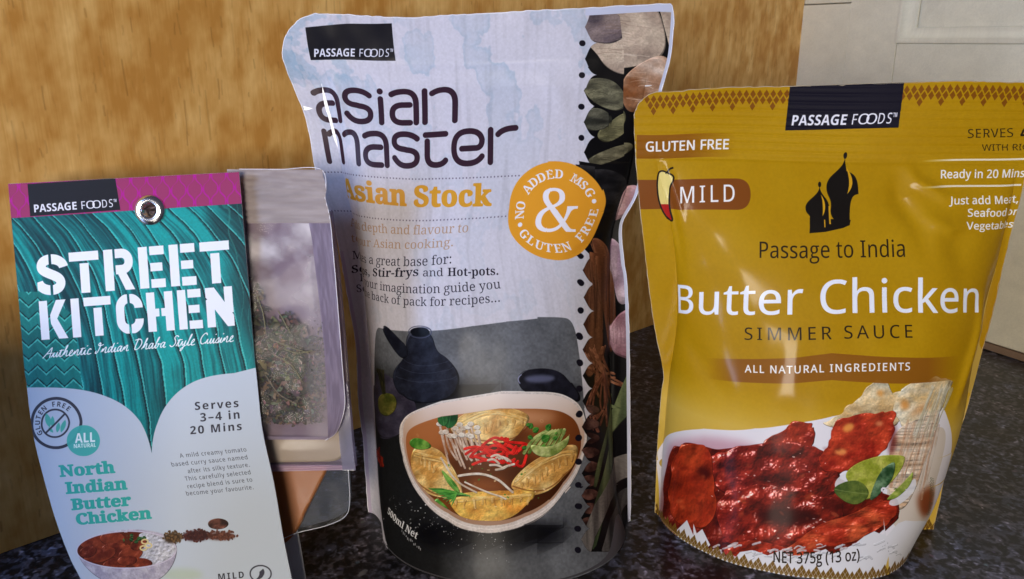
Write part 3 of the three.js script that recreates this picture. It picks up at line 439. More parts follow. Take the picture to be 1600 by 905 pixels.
  text(c, 'and flavour to', '# serif', [357.3, 787.7], [695.9, 772.7], [357.9, 754.2], '#a98b72', { pre: 'Adds depth ', cap: 0.76 });
  text(c, 'Asian cooking.', '# serif', [259.5, 848], [634.4, 821.1], [264.3, 818], '#a98b72', { pre: 'to your ' });
  text(c, 'great base for:', '# serif', [264.9, 911.7], [620.7, 880.9], [270.3, 876.8], '#1f1c2c', { pre: 'Makes a ', cap: 0.76 });
  text(c, 'Stir-frys', 'bold # serif', [236.1, 959.7], [473.8, 928.2], [242.3, 928.7], '#1b1828', { pre: 'Soups, ' });
  text(c, 'and', '# serif', [490.2, 929.6], [579.4, 925.8], [493.4, 900.2], '#1f1c2c', { cap: 0.76 });
  text(c, 'Hot-pots.', 'bold # serif', [595.2, 925.6], [803.2, 922.6], [599, 896.5], '#1b1828');
  text(c, 'imagination guide you', '# serif', [273.4, 1003.7], [801.4, 968.8], [277.9, 970.9], '#1f1c2c', { pre: 'Let your ', cap: 0.76 });
  text(c, 'of pack for recipes...', '# serif', [333.5, 1043.8], [792.1, 1014.7], [336.3, 1011.7], '#1f1c2c', { pre: 'See the back ', cap: 0.76 });
  // round badge
  const b = tile(790, 248, 950, 412);
  b.fillStyle = '#d8952a'; ELL(870, 329.5, 75, 77)(b); b.fill(); b.fillStyle = b.strokeStyle = '#e3e0ea'; b.textAlign = 'center'; b.textBaseline = 'alphabetic';
  const ring = (str, a0, a1, r, size, inward) => { b.font = `bold ${size}px serif`; const n = str.length; [...str].forEach((ch, i) => { const a = lerp(a0, a1, i / (n - 1)) * Math.PI / 180; b.save(); b.translate(870 + Math.cos(a) * r, 329.5 - Math.sin(a) * r); b.rotate(inward ? -a - Math.PI / 2 : -a + Math.PI / 2); if (inward) b.scale(1, 1); b.fillText(ch, 0, size * 0.36); b.restore(); }); };
  ring('NO ADDED MSG', 186, 30, 58, 19, false); ring('GLUTEN FREE', 218, 357, 58, 19, true);
  for (const a of [202, 15]) { ELL(870 + Math.cos(a * Math.PI / 180) * 58, 329.5 - Math.sin(a * Math.PI / 180) * 58, 3.6, 3.6)(b); b.fill(); }
  b.font = '94px serif'; b.fillText('&', 871, 362);
  lay(c, b, [[[800, 260, 848.8, 548.2], [860, 260, 997.4, 552.7], [900, 260, 1097.5, 556.7], [925, 260, 1162.1, 560.4]], [[800, 330, 857, 704.3], [860, 330, 1011.3, 710], [900, 330, 1118.6, 716], [925, 330, 1190.3, 721.7]], [[800, 400, 866.2, 859.3], [860, 400, 1021.7, 866.7], [900, 400, 1132.8, 877.2], [925, 400, 1207.1, 886.3]]]);
  return cv;
}

// ---------------------------------------------------------------- print of the golden sauce pouch
const rag = (pts, n = 4, a = 3.2) => pts.flatMap((p, i) => { const q = pts[(i + 1) % pts.length]; return Array.from({ length: n }, (_, k) => [lerp(p[0], q[0], k / n) + rr(-a, a), lerp(p[1], q[1], k / n) + rr(-a, a)]); });
function printSauce() {
  const W = 1536, H = 1900, cv = newCanvas(W, H), c = cv.getContext('2d');
  c.drawImage(paint(W / 4, H / 4, (i, j) => { const g = fbm(i * 0.5, j * 0.5, 2), n = fbm(i * 0.02, j * 0.02, 3); const q = mixc([166, 124, 6], [177, 137, 14], n); const s = 0.97 + 0.06 * g; return [q[0] * s, q[1] * s, q[2] * s]; }), 0, 0, W, H);
  { const P = [22.5, 1128.7], g = c.createLinearGradient(0, P[1] + 40, 0, P[1] + 200); g.addColorStop(0, 'rgba(205,168,62,0)'); g.addColorStop(1, 'rgba(208,176,88,.75)'); c.fillStyle = g; c.fillRect(0, P[1] + 40, W, H); }   // the printed ground is paler under the band
  // plate, bread, chicken, basil, rice paper
  const t = tile(1016, 580, 1516, 912);
  P2D([[1010, 720], [1026, 692], [1042, 678], [1075, 670], [1110, 670], [1170, 672], [1230, 662], [1275, 655], [1330, 645], [1500, 600], [1530, 912], [1000, 912]])(t); t.save(); t.clip();
  t.fillStyle = '#d9d4d8'; t.fillRect(1000, 570, 540, 350);
  soft(t, P2D([[1036, 700], [1060, 682], [1180, 684], [1200, 740], [1100, 800], [1030, 800]]), 'rgba(186,146,158,.95)', 6); soft(t, P2D([[1020, 760], [1060, 740], [1080, 860], [1010, 850]]), 'rgba(150,90,90,.9)', 8);
  t.restore();
  P2D([[1408, 660], [1440, 680], [1470, 668], [1489, 676], [1485, 720], [1470, 760], [1475, 840], [1400, 840], [1380, 780]])(t); t.fillStyle = '#c9bcae'; t.fill();
  soft(t, P2D([[1430, 770], [1470, 758], [1472, 812], [1440, 812]]), 'rgba(124,58,24,.95)', 5);
  const bread = { c: [[214, 176, 118], [240, 226, 190]], round: 9, h: 0.9, na: 0.7, ns: 0.045, ny: 0.05, spec: 0.05 };
  piece(t, rag([[1284, 662], [1312, 648], [1322, 634], [1342, 624], [1352, 606], [1372, 594], [1388, 600], [1394, 616], [1408, 612], [1416, 640], [1398, 668], [1340, 668], [1310, 670]], 3, 2), bread);
  piece(t, rag([[1394, 640], [1400, 618], [1412, 606], [1426, 596], [1446, 598], [1462, 590], [1484, 594], [1500, 600], [1484, 622], [1478, 644], [1446, 664], [1408, 668]], 3, 2), { ...bread, c: [[226, 190, 130], [242, 232, 204]] });
  soft(t, ELL(1412, 632, 7, 8), 'rgba(206,130,50,.8)', 3); soft(t, ELL(1440, 640, 22, 6, -0.4), 'rgba(190,110,40,.55)', 4); soft(t, ELL(1375, 614, 6, 5), 'rgba(210,140,60,.7)', 2);
  piece(t, [[1394, 668], [1450, 650], [1478, 640], [1468, 672], [1448, 720], [1420, 790], [1394, 800], [1386, 740]], { ...bread, c: [[204, 168, 132], [238, 222, 200]], ns: 0.02, ny: 0.16 });
  for (let k = 0; k < 22; k++) { const x = 1398 + k * 2.6; strand(t, [[x + 20, 656 + rr(0, 20)], [x + 8, 700 + rr(-8, 20)], [x - 6, 742 + rr(0, 40)]], rr(2, 5), { c: k % 4 ? [[196, 158, 124], [234, 220, 202]] : [[176, 112, 74], [216, 164, 126]], spec: 0.05, a: 0.45 }); }
  for (let k = 0; k < 18; k++) { const x = 1450 + rr(0, 42); strand(t, [[x - 24, 668 + rr(0, 22)], [x - 6, 640], [x + 8, 602 + rr(0, 14)]], rr(1.5, 4), { c: [[196, 186, 150], [226, 222, 206]], spec: 0.1, a: 0.5 }); }
  const sauce = (a, b, o = {}) => ({ c: [a, b], round: 10, h: 1.25, na: 0.9, ns: 0.05, spec: 0.9, pow: 46, ...o });
  piece(t, rag([[1028, 760], [1050, 700], [1072, 690], [1120, 700], [1180, 700], [1320, 750], [1404, 780], [1404, 812], [1330, 862], [1240, 880], [1130, 868], [1076, 850], [1030, 812]]), sauce([92, 20, 12], [132, 34, 18], { spec: 0.35 }));
  piece(t, rag([[1196, 690], [1225, 672], [1240, 658], [1270, 662], [1275, 672], [1268, 700], [1230, 712], [1190, 712]]), sauce([120, 24, 14], [160, 46, 24]));
  piece(t, rag([[1108, 712], [1140, 700], [1200, 692], [1250, 690], [1290, 706], [1312, 740], [1308, 770], [1270, 784], [1180, 778], [1128, 770], [1106, 742]]), sauce([116, 24, 16], [160, 44, 30], { round: 14 }));
  piece(t, rag([[1052, 720], [1068, 694], [1090, 690], [1112, 706], [1120, 760], [1122, 800], [1100, 828], [1064, 822], [1044, 800], [1044, 760]]), sauce([160, 44, 20], [190, 66, 30], { na: 0.8, spec: 0.5, ns: 0.05, ny: 0.035 }));
  piece(t, rag([[1118, 790], [1140, 766], [1200, 756], [1270, 770], [1318, 784], [1318, 820], [1270, 850], [1190, 856], [1130, 850]]), sauce([120, 26, 16], [158, 42, 26], { round: 12 }));
  soft(t, ELL(1232, 806, 54, 15, 0.04), 'rgba(40,6,6,.88)', 5); soft(t, ELL(1102, 738, 12, 9, 0.7), 'rgba(50,8,8,.8)', 3); soft(t, ELL(1302, 790, 20, 12), 'rgba(54,8,6,.7)', 5);
  piece(t, rag([[1280, 716], [1296, 690], [1304, 660], [1330, 648], [1370, 644], [1398, 642], [1396, 676], [1380, 708], [1346, 730], [1312, 740], [1288, 734]]), sauce([150, 32, 20], [196, 66, 36], { round: 7 }));
  soft(t, ELL(1326, 668, 9, 6, -0.5), 'rgba(226,150,70,.85)', 2); soft(t, ELL(1314, 706, 9, 5), 'rgba(226,150,80,.8)', 2); soft(t, ELL(1374, 662, 6, 4), 'rgba(222,140,90,.7)', 2); soft(t, P2D([[1386, 700], [1396, 650], [1402, 690], [1392, 716]]), 'rgba(84,10,10,.7)', 3);
  piece(t, rag([[1226, 858], [1260, 834], [1310, 806], [1370, 788], [1400, 780], [1404, 800], [1380, 824], [1330, 846], [1270, 868], [1236, 870]]), sauce([164, 44, 24], [204, 84, 46], { na: 0.7, ns: 0.04, ny: 0.07, spec: 0.6 }));
  piece(t, [[1130, 852], [1180, 842], [1240, 856], [1240, 876], [1180, 886], [1136, 870]], sauce([150, 36, 20], [190, 62, 36]));
  for (let k = 0; k < 170; k++) { const x = rr(1050, 1390), y = rr(690, 860); if (x > 1290 && y > 735 && y < 800) continue; if (y < 700 + Math.max(0, 1110 - x) * 0.2 && x < 1200) continue; soft(t, ELL(x, y, rr(1.5, 8), rr(1, 3.5), rr(-0.8, 0.8)), k % 3 ? `rgba(70,8,6,${rr(0.15, 0.5)})` : `rgba(226,120,70,${rr(0.1, 0.35)})`, rr(0.6, 2)); }
  for (let k = 0; k < 46; k++) { const x = rr(1112, 1300), y = rr(706, 850); t.fillStyle = `rgba(250,225,215,${rr(0.3, 0.85)})`; ELL(x, y, rr(0.5, 2.6), rr(0.4, 1.2), rr(-0.7, 0.7))(t); t.fill(); }
  P2D([[1300, 752], [1330, 732], [1345, 740], [1336, 770], [1312, 776]])(t); t.fillStyle = 'rgba(206,204,206,.9)'; t.fill(); P2D([[1386, 784], [1410, 768], [1430, 742], [1432, 764], [1412, 784], [1394, 792]])(t); t.fill();
  piece(t, [[1316, 744], [1336, 724], [1372, 712], [1408, 710], [1416, 716], [1402, 744], [1376, 770], [1350, 784], [1340, 766]], { c: [[146, 156, 44], [198, 196, 92]], round: 8, h: 0.7, na: 0.15, spec: 0.25 });
  piece(t, [[1372, 740], [1392, 722], [1400, 722], [1394, 752], [1370, 778], [1356, 784]], { c: [[40, 74, 40], [112, 142, 104]], round: 6, na: 0.2, spec: 0.5 });
  piece(t, [[1384, 780], [1420, 744], [1428, 734], [1424, 756], [1404, 776], [1390, 782]], { c: [[120, 144, 50], [180, 190, 90]], round: 4, spec: 0.3 });
  leaf(t, [1362, 772], [1298, 764], 0.62, [[60, 82, 32], [112, 126, 52]]); 
  // rice paper and the chequered border along the lower edge
  t.fillStyle = '#cfcdd0'; t.beginPath(); t.moveTo(1076, 812); for (const q of [[1086, 836], [1096, 828], [1110, 852], [1104, 858], [1122, 864], [1150, 872], [1158, 862], [1176, 860], [1200, 868], [1222, 858], [1232, 868], [1262, 868], [1290, 858], [1300, 866], [1336, 850], [1350, 838], [1366, 830], [1380, 836], [1400, 816], [1412, 812], [1440, 816], [1462, 824], [1470, 912], [1060, 912], [1060, 830]]) t.lineTo(...q); t.fill();
  for (let k = 0; k < 60; k++) { const x = rr(1090, 1400), y = 858 + rr(-8, 20) - 0.10 * Math.max(0, x - 1330); strand(t, [[x, y], [x + rr(3, 8), y - rr(0, 6)], [x + rr(8, 14), y - rr(-2, 5)]], rr(2, 4), { c: [[196, 194, 198], [228, 227, 230]], spec: 0.1, a: 0.8 }); }
  quad(c, [[877.5, 1707.3], [1041.2, 1622.2], [1049, 1731.5], [1032.9, 1860.5], [888.7, 1868.2]], '#cfcdd0');
  lay(c, t, [[[1050, 600, 58.5, 1248.1], [1100, 600, 237.1, 1191.5], [1180, 600, 451.1, 1144.5], [1300, 600, 738.2, 1116], [1380, 600, 928, 1112.4], [1435, 600, 1068.6, 1119.1]], [[1050, 660, 92.4, 1413.7], [1100, 660, 260.6, 1349.6], [1180, 660, 465, 1295.8], [1300, 660, 743.9, 1261.3], [1380, 660, 934.4, 1257.5], [1435, 660, 1080.1, 1267]], [[1050, 720, 118.7, 1584.2], [1100, 720, 284, 1511.2], [1180, 720, 487.3, 1451.4], [1300, 720, 767.4, 1412.9], [1380, 720, 959.9, 1410.8], [1435, 720, 1107.8, 1422.5]], [[1050, 765, 130.5, 1714.2], [1100, 765, 301.1, 1636.1], [1180, 765, 506.9, 1566.9], [1300, 765, 785.2, 1527.6], [1380, 765, 979.7, 1526.7], [1435, 765, 1132.1, 1542.2]], [[1050, 800, 141.6, 1811.9], [1100, 800, 309.1, 1730.8], [1180, 800, 517.8, 1658.3], [1300, 800, 798.3, 1618], [1380, 800, 993.9, 1618.6], [1435, 800, 1155.6, 1643]]]); lay(c, t, [[[1110, 790, 335.2, 1692.9], [1180, 790, 515.4, 1631.9], [1260, 790, 701.7, 1598.7], [1340, 790, 890.2, 1588.6], [1380, 790, 990.5, 1592.1]], [[1110, 820, 342.1, 1772.8], [1180, 820, 521.3, 1711], [1260, 820, 709.3, 1677.5], [1340, 820, 898.8, 1667.7], [1380, 820, 1000.1, 1672.4]], [[1110, 848, 350.6, 1848.5], [1180, 848, 525.8, 1786.7], [1260, 848, 713.8, 1751.8], [1340, 848, 903.8, 1741.5], [1380, 848, 1006, 1747.3]]], [30, 0, 0, 400]);
  return finishSauce(c, cv, W, H);
}
function chequer(c, x0, y0, x1, y1, n, rows, col, hang) { // rows of standing lozenges, with triangles hanging below
  c.save(); c.strokeStyle = 'rgba(216,170,60,.9)'; c.fillStyle = col; const w = (x1 - x0) / n, h = (y1 - y0) / (rows + 0.5);
  for (let i = 0; i < n; i++) for (let r = 0; r < rows; r++) {
    const k = i % 3, odd = r & 1; if (hang && r > 1 && ((k === 0 && !odd) || r === rows - 1 && k !== 1)) continue;
    const cx = x0 + (i + 0.5 + (odd ? 0.5 : 0)) * w, cy = lerp(y0, y1, (r + 0.75) / (rows + 0.5)); c.beginPath(); c.moveTo(cx, cy - h * 0.72); c.lineTo(cx + w * 0.42, cy); c.lineTo(cx, cy + h * 0.72); c.lineTo(cx - w * 0.42, cy); c.closePath(); c.fill();
  }
  c.restore();
}
function finishSauce(c, cv, W, H) {
  // chequered bands
  const bl = [124.9, 82.7];
  chequer(c, W * 0.025, 10, W * 0.985, bl[1] + 10, 57, 3, '#7d4a0e', true);
  for (let i = 0; i < 86; i++) for (let r = 0; r < 3; r++) { const w = W / 86, x = (i + 0.5 + (r & 1) * 0.5) * w, y = H - 8 - r * 15; if (r === 2 && i % 3) continue; quad(c, [[x, y - 15], [x + w * 0.44, y], [x, y + 15], [x - w * 0.44, y]], '#6e4f1c'); }
  // bands
  const fade = (A, B, stops, col) => { const g = c.createLinearGradient(...A, ...B); stops.forEach(([s, a]) => g.addColorStop(s, rgb(col, a))); return g; };
  quad(c, [[9.1, 170.1], [404.9, 180.4], [406.5, 275.1], [4.5, 267.5]], fade([6.9, 219.7], [405.7, 231.5], [[0, 0.95], [0.5, 0.9], [1, 0]], [136, 82, 14]));
  { const A = [10.7, 355.3], B = [403.9, 358.8], C = [402.4, 477.9], D = [9.7, 479.5], E = [461.6, 416.9]; c.beginPath(); c.moveTo(0, A[1]); c.lineTo(...B); c.quadraticCurveTo(E[0], B[1], ...E); c.quadraticCurveTo(E[0], C[1], ...C); c.lineTo(...D); c.lineTo(0, D[1]); c.closePath(); c.fillStyle = '#7c4416'; c.fill(); }
  quad(c, [[252.2, 1083.1], [744.6, 1001.6], [1252.9, 1031.4], [1265.7, 1124.8], [738.8, 1101.8], [247.6, 1168.6]], fade([248, 1125.3], [1259.9, 1080.8], [[0, 0], [0.14, 0.95], [0.85, 0.95], [1, 0]], [134, 82, 18]));
  for (const [A, B] of [[[1124.9, 300.8], [1607.2, 281.7]], [[1108.4, 396.1], [1526.1, 385.6]]]) { c.strokeStyle = fade(A, B, [[0, 0], [0.25, 0.9], [1, 1]], [232, 222, 200]); c.lineWidth = 7; c.beginPath(); c.moveTo(...A); c.lineTo(...B); c.stroke(); }
  // maker's block and lettering
  quad(c, [[603.7, 11.8], [1021.5, 16.6], [1020.9, 169.8], [596.6, 171.3]], '#151320'); { const q = [603.7, 11.8], r = [1021.5, 16.6]; c.fillStyle = '#151320'; c.fillRect(q[0], 0, r[0] - q[0], Math.max(q[1], r[1]) + 4); }
  makerName(c, [615.2, 151.4], [827.8, 154], [842, 153.6], [992.8, 152.5], [616.5, 111.3], '#e2e1ea', 0.06);
  const wht = '#e9e6e2', blk = '#241a10', sans = '# sans-serif';
  text(c, 'GLUTEN FREE', sans, [40, 237.4], [379.4, 244.1], [41.7, 198.1], wht, { bold: 3 });
  text(c, 'MILD', sans, [171.2, 452.4], [402.7, 446.3], [171.5, 387.1], wht, { spacing: 14 });
  text(c, 'SERVES', sans, [1281.5, 211.6], [1453.9, 202], [1275.4, 178.5], blk, { spacing: 3 });
  text(c, '4', 'bold # sans-serif', [1480.7, 209.2], [1518.9, 207.9], [1468.7, 160.7], blk);
  text(c, 'WITH RICE', sans, [1345.7, 257.6], [1544, 250.1], [1340.7, 233.1], blk);
  text(c, 'Ready in 20 Mins', sans, [1197.6, 364.8], [1530.6, 354.3], [1196.5, 334.3], wht, { bold: 2 });
  text(c, 'Just add Meat,', sans, [1235.6, 459.3], [1532.7, 454.3], [1231.8, 429.9], wht, { bold: 2 });
  text(c, 'Seafood or', sans, [1307.1, 504.3], [1538.5, 503.5], [1307.6, 476.2], wht, { bold: 2 });
  text(c, 'Vegetables', sans, [1297.8, 550.7], [1536.8, 553.6], [1299.7, 523.5], wht, { bold: 2 });
  text(c, 'Passage to India', sans, [483.6, 657.8], [1052, 647.7], [484.1, 596], blk, { mid: [768.6, 649.8] });
  text(c, 'Butter Chicken', sans, [100.2, 933.9], [1369.4, 874.4], upFrom([100.2, 933.9], [754.5, 853.9], [763.1, 732.1]), '#e4e6ee', { bold: 0.5, mid: [743.8, 854.1] });
  text(c, 'SIMMER SAUCE', sans, [417.3, 980.7], [1053.9, 946.3], [419.8, 932.7], blk, { spacing: 16, mid: [734.8, 950.2] });
  text(c, 'ALL NATURAL INGREDIENTS', sans, [412.3, 1107.4], [1034.9, 1064.9], [414.2, 1079], wht, { spacing: 10, bold: 2, mid: [723.9, 1073] });
  text(c, 'NET 375g (13 oz)', sans, [596.4, 1854], [918.3, 1814.8], [592.2, 1806.7], blk, { bold: 3, mid: [757.6, 1836.3] });
  text(c, 'Serving suggestion', sans, [1264.1, 1703.2], [1215.3, 1517.7], [1225.4, 1682.3], 'rgba(60,74,48,.8)', {});
  // two onion domes
  const d = tile(1250, 230, 1350, 372), gold = '#c8961c'; d.fillStyle = '#16120f';
  const dome = (q) => { d.beginPath(); d.moveTo(...q[0]); for (let i = 1; i + 2 < q.length; i += 3) d.bezierCurveTo(...q[i], ...q[i + 1], ...q[i + 2]); d.closePath(); d.fill(); };
  dome([[1321.5, 248], [1319, 268], [1292, 272], [1292.5, 294], [1293, 308], [1303, 312], [1299, 328], [1298, 352], [1328, 352], [1328, 352], [1331, 312], [1330, 306], [1343, 304], [1342, 288], [1342, 272], [1324, 268], [1321.5, 248]]);
  ELL(1321.6, 243, 2.8, 5.4)(d); d.fill();
  dome([[1281.7, 292], [1280, 308], [1259, 312], [1260, 326], [1260, 336], [1269, 334], [1266, 344], [1265, 364], [1300, 360], [1300, 360], [1292, 344], [1298, 342], [1297.5, 326], [1297, 310], [1284, 308], [1281.7, 292]]);
  ELL(1281.7, 288.5, 2.4, 4.2)(d); d.fill();
  quad(d, [[1266, 340], [1330, 344], [1328, 352], [1318, 356], [1290, 362], [1265, 364.5]], '#16120f');
  d.fillStyle = gold; d.beginPath(); d.moveTo(1324, 262); d.bezierCurveTo(1334, 276, 1338, 290, 1325, 304); d.bezierCurveTo(1330, 290, 1328, 276, 1324, 262); d.fill();
  d.beginPath(); d.moveTo(1283.5, 304); d.bezierCurveTo(1291, 314, 1294, 326, 1286, 338); d.bezierCurveTo(1288, 326, 1287, 314, 1283.5, 304); d.fill();
  d.fillRect(1296, 322, 2.4, 28); d.fillRect(1288, 343, 1.8, 12);
  lay(c, d, [[[1255, 240, 671.9, 263.9], [1345, 240, 892.5, 267.8]], [[1255, 365, 660.7, 561], [1345, 365, 881.8, 561.6]]]);
  // chilli
  const h = tile(1020, 255, 1062, 352), Z = (p) => p.map(([x, y]) => [980 + x / 3.122, 110 + y / 3.122]);
  const pod = Z([[146, 560], [152, 500], [170, 488], [196, 498], [232, 512], [226, 542], [208, 570], [204, 640], [212, 690], [226, 742], [196, 722], [168, 680], [150, 620]]);
  P2D(pod)(h); h.fillStyle = '#dcc878'; h.fill(); h.save(); h.clip(); h.fillStyle = '#a8201c'; h.fillRect(1020, 319, 42, 40); h.restore();
  h.strokeStyle = '#1a120c'; h.lineWidth = 2.4; P2D(pod)(h); h.stroke(); P2D(Z([[198, 500], [206, 478], [226, 474]]), false)(h); h.stroke();
  lay(c, h, [[[1022, 258, 73.4, 294.8], [1042, 258, 125.9, 295.9], [1060, 258, 172.7, 298.5]], [[1022, 300, 64.4, 406.8], [1042, 300, 118.7, 407.9], [1060, 300, 171.3, 406.2]], [[1022, 350, 51.7, 542.8], [1042, 350, 104.9, 543.9], [1060, 350, 162, 539.9]]]);
  return cv;
}

// ---------------------------------------------------------------- print of the teal and white card
function printCard() {
  const W = 960, H = 1984, cv = newCanvas(W, H), c = cv.getContext('2d');
  const t = tile(0, 262, 470, 1010);
  t.fillStyle = '#b9c4d4'; t.fillRect(0, 262, 470, 760);
  // carved malachite: sweeping veins, dark edges, chevrons
  const mal = paint(440, 420, (i, j) => {
    const x = i, y = j + 290; const vx = x - 0.16 * (y - 340), r = 600 + x - 0.06 * (y - 340) - 120 * (1 - Math.exp(-(y - 322) / 105)) + 10 * (fbm(x * 0.02, y * 0.014, 3) - 0.5);
    const ph = r / 33 + 0.5 * (fbm(x * 0.01 + 3, y * 0.006, 2) - 0.5), f = ph - Math.floor(ph), band = hash(Math.floor(ph), 5);
    const streak = fbm(r * 0.3, (x * 0.3 + y) * 0.012, 3), deep = sstep(0.35, 0.75, fbm(x * 0.011 + 7, y * 0.009, 3)), edge = sstep(318, 380, vx + 12 * Math.sin(y * 0.03));
    let q = mixc([2, 50, 60], [10, 150, 150], clamp(0.02 + 0.62 * band + 1.5 * (streak - 0.45) + 0.45 * sstep(90, 270, vx) * (1 - edge) + 0.25 * (0.5 - deep)));
    q = mixc(q, [4, 52, 58], clamp(0.55 * deep * (1 - band) + 0.75 * edge));
    if (f < 0.08) q = mixc(q, [2, 26, 34], 0.85); else if (f < 0.15) q = mixc(q, [90, 206, 200], 0.7); else if (f > 0.9) q = mixc(q, [4, 60, 66], 0.5);
    if (edge > 0.2) { const e = Math.abs(((vx * 0.05 + 2.2 * fbm(x * 0.03, y * 0.014, 2)) % 1) - 0.5); if (e < 0.05) q = mixc(q, [60, 150, 140], 0.4); }
    const zx = x - 22, zy = y - 455; if (zx < 88 + 0.12 * zy && zy > 0 && y > 455 + 0.7 * Math.max(0, zx - 40)) { const z = (zy + Math.abs(((zx + 20) % 28) - 14) * 0.9) / 21, k = z - Math.floor(z); q = k < 0.12 ? [3, 44, 50] : k < 0.24 ? [70, 180, 170] : mixc([8, 92, 92], [26, 138, 132], 0.6 * hash(Math.floor(z), 3) + 0.6 * (streak - 0.3)); }
    const g = 0.92 + 0.16 * fbm(x * 0.5, y * 0.5, 2); return [q[0] * g, q[1] * g, q[2] * g];
  });
  t.save(); t.beginPath(); t.moveTo(0, 262); t.lineTo(470, 262); t.lineTo(470, 560); t.lineTo(400, 574.5); t.lineTo(366, 583); t.bezierCurveTo(328, 586, 290, 592, 262, 630); t.bezierCurveTo(246, 652, 240, 676, 238, 708); t.bezierCurveTo(232, 672, 214, 640, 172, 622); t.bezierCurveTo(140, 608, 110, 604, 30, 606); t.lineTo(0, 606); t.closePath(); t.clip(); t.drawImage(mal, 0, 290); t.restore();
  // magenta strip with a gold ogee lattice
  quad(t, [[0, 262], [470, 262], [470, 311], [377, 318], [17, 341], [0, 342]], '#a80f8c');
  t.save(); quad(t, [[0, 262], [470, 262], [470, 311], [377, 318], [17, 341], [0, 342]], 'rgba(0,0,0,0)'); t.clip(); t.fillStyle = 'rgba(132,66,66,.6)';
  for (let i = -1; i < 18; i++) for (let r = 0; r < 5; r++) { const x = 4 + i * 25 + (r & 1) * 12.5, y = 256 + r * 20 + 18 - i * 1.5; t.beginPath(); t.moveTo(x, y - 19); t.bezierCurveTo(x + 2, y - 8, x + 11, y - 10, x + 10, y); t.bezierCurveTo(x + 11, y + 10, x + 2, y + 8, x, y + 19); t.bezierCurveTo(x - 2, y + 8, x - 11, y + 10, x - 10, y); t.bezierCurveTo(x - 11, y - 10, x - 2, y - 8, x, y - 19); t.fill(); }
  t.restore();
  // stamp and badge
  t.strokeStyle = '#3a3a46'; t.lineWidth = 4.6; ELL(88, 661, 38.5, 38.5)(t); t.stroke(); t.lineWidth = 2.8; ELL(86.5, 661.5, 21.5, 21.5)(t); t.stroke();
  for (const [a, b, w] of [[[78, 668], [72, 646], 0.4], [[82, 668], [82, 650], 0.35], [[90, 676], [92, 660], 0.4], [[96, 676], [102, 656], 0.35], [[84, 676], [76, 668], 0.4]]) { const d = [b[0] - a[0], b[1] - a[1]], n = [-d[1] * w, d[0] * w]; t.fillStyle = '#4fae9e'; t.beginPath(); t.moveTo(...a); t.quadraticCurveTo(a[0] + d[0] * 0.5 + n[0], a[1] + d[1] * 0.5 + n[1], ...b); t.quadraticCurveTo(a[0] + d[0] * 0.5 - n[0], a[1] + d[1] * 0.5 - n[1], ...a); t.fill(); }
  t.strokeStyle = '#3a3a46'; t.lineWidth = 3; t.beginPath(); t.moveTo(72, 677); t.lineTo(101, 647); t.stroke();
  t.fillStyle = '#3a3a46'; t.font = 'bold 11px sans-serif'; t.textAlign = 'center';
  [...'GLUTEN FREE'].forEach((ch, i) => { const a = lerp(212, 50, i / 10) * Math.PI / 180; t.save(); t.translate(88 + Math.cos(a) * 29.5, 661 - Math.sin(a) * 29.5); t.rotate(-a + Math.PI / 2); t.fillText(ch, 0, 4); t.restore(); });
  t.fillStyle = 'rgba(66,172,162,.94)'; ELL(131.5, 688.5, 26, 24)(t); t.fill();
  // curry bowl with rice, spices beside it, the printed ground under it
  soft(t, ELL(282, 898, 34, 10), 'rgba(176,190,178,.9)', 4);
  piece(t, [[121, 852], [150, 835], [200, 826], [250, 830], [280, 846], [278, 872], [262, 896], [230, 916], [186, 918], [150, 905], [128, 880]], { c: [[178, 172, 196], [214, 210, 226]], round: 12, h: 0.8, na: 0.03, spec: 0.06 });
  ELL(200, 859, 77, 28, -0.02)(t); t.save(); t.clip(); t.fillStyle = '#58200f'; t.fillRect(100, 820, 200, 80);
  piece(t, [[214, 832], [250, 832], [285, 848], [275, 872], [240, 887], [212, 886], [222, 866], [225, 850]], { c: [[196, 198, 214], [222, 222, 232]], round: 6, na: 0.25, ns: 0.3, spec: 0 });
  for (const q of [[150, 848, 24, 12], [178, 842, 20, 11], [186, 860, 26, 12], [158, 868, 26, 11], [206, 866, 20, 11], [222, 880, 18, 8], [186, 880, 26, 9], [140, 862, 14, 9], [218, 850, 14, 9], [200, 876, 16, 8]]) puff(t, ELL(...q, rr(-0.4, 0.2)), { bb: [q[0] - q[2] - 4, q[1] - q[3] - 8, q[0] + q[2] + 4, q[1] + q[3] + 8], c: [[98, 30, 16], [154, 64, 36]], round: 5, h: 1.1, na: 0.45, spec: 0.8, ns: 0.09 });
  for (let k = 0; k < 9; k++) { const x = rr(188, 224), y = rr(836, 848); leaf(t, [x, y], [x + rr(-9, 9), y + rr(-6, 6)], 0.8, [[24, 66, 30], [64, 116, 52]]); }
  for (const q of [[228, 846], [234, 852], [226, 856]]) { t.strokeStyle = '#d8c890'; t.lineWidth = 2.4; ELL(q[0], q[1], 5, 3.4)(t); t.stroke(); }
  t.restore(); t.strokeStyle = 'rgba(206,200,220,.8)'; t.lineWidth = 1.6; ELL(200, 859, 78, 29, -0.02)(t); t.stroke();
  for (const [x, y, w, h, a] of [[272, 840, 14, 8, '#3c2c1c'], [308, 837, 21, 8, '#32161a'], [346, 838, 22, 6, '#4a261e']]) soft(t, ELL(x, y, w, h), a, 1.5);
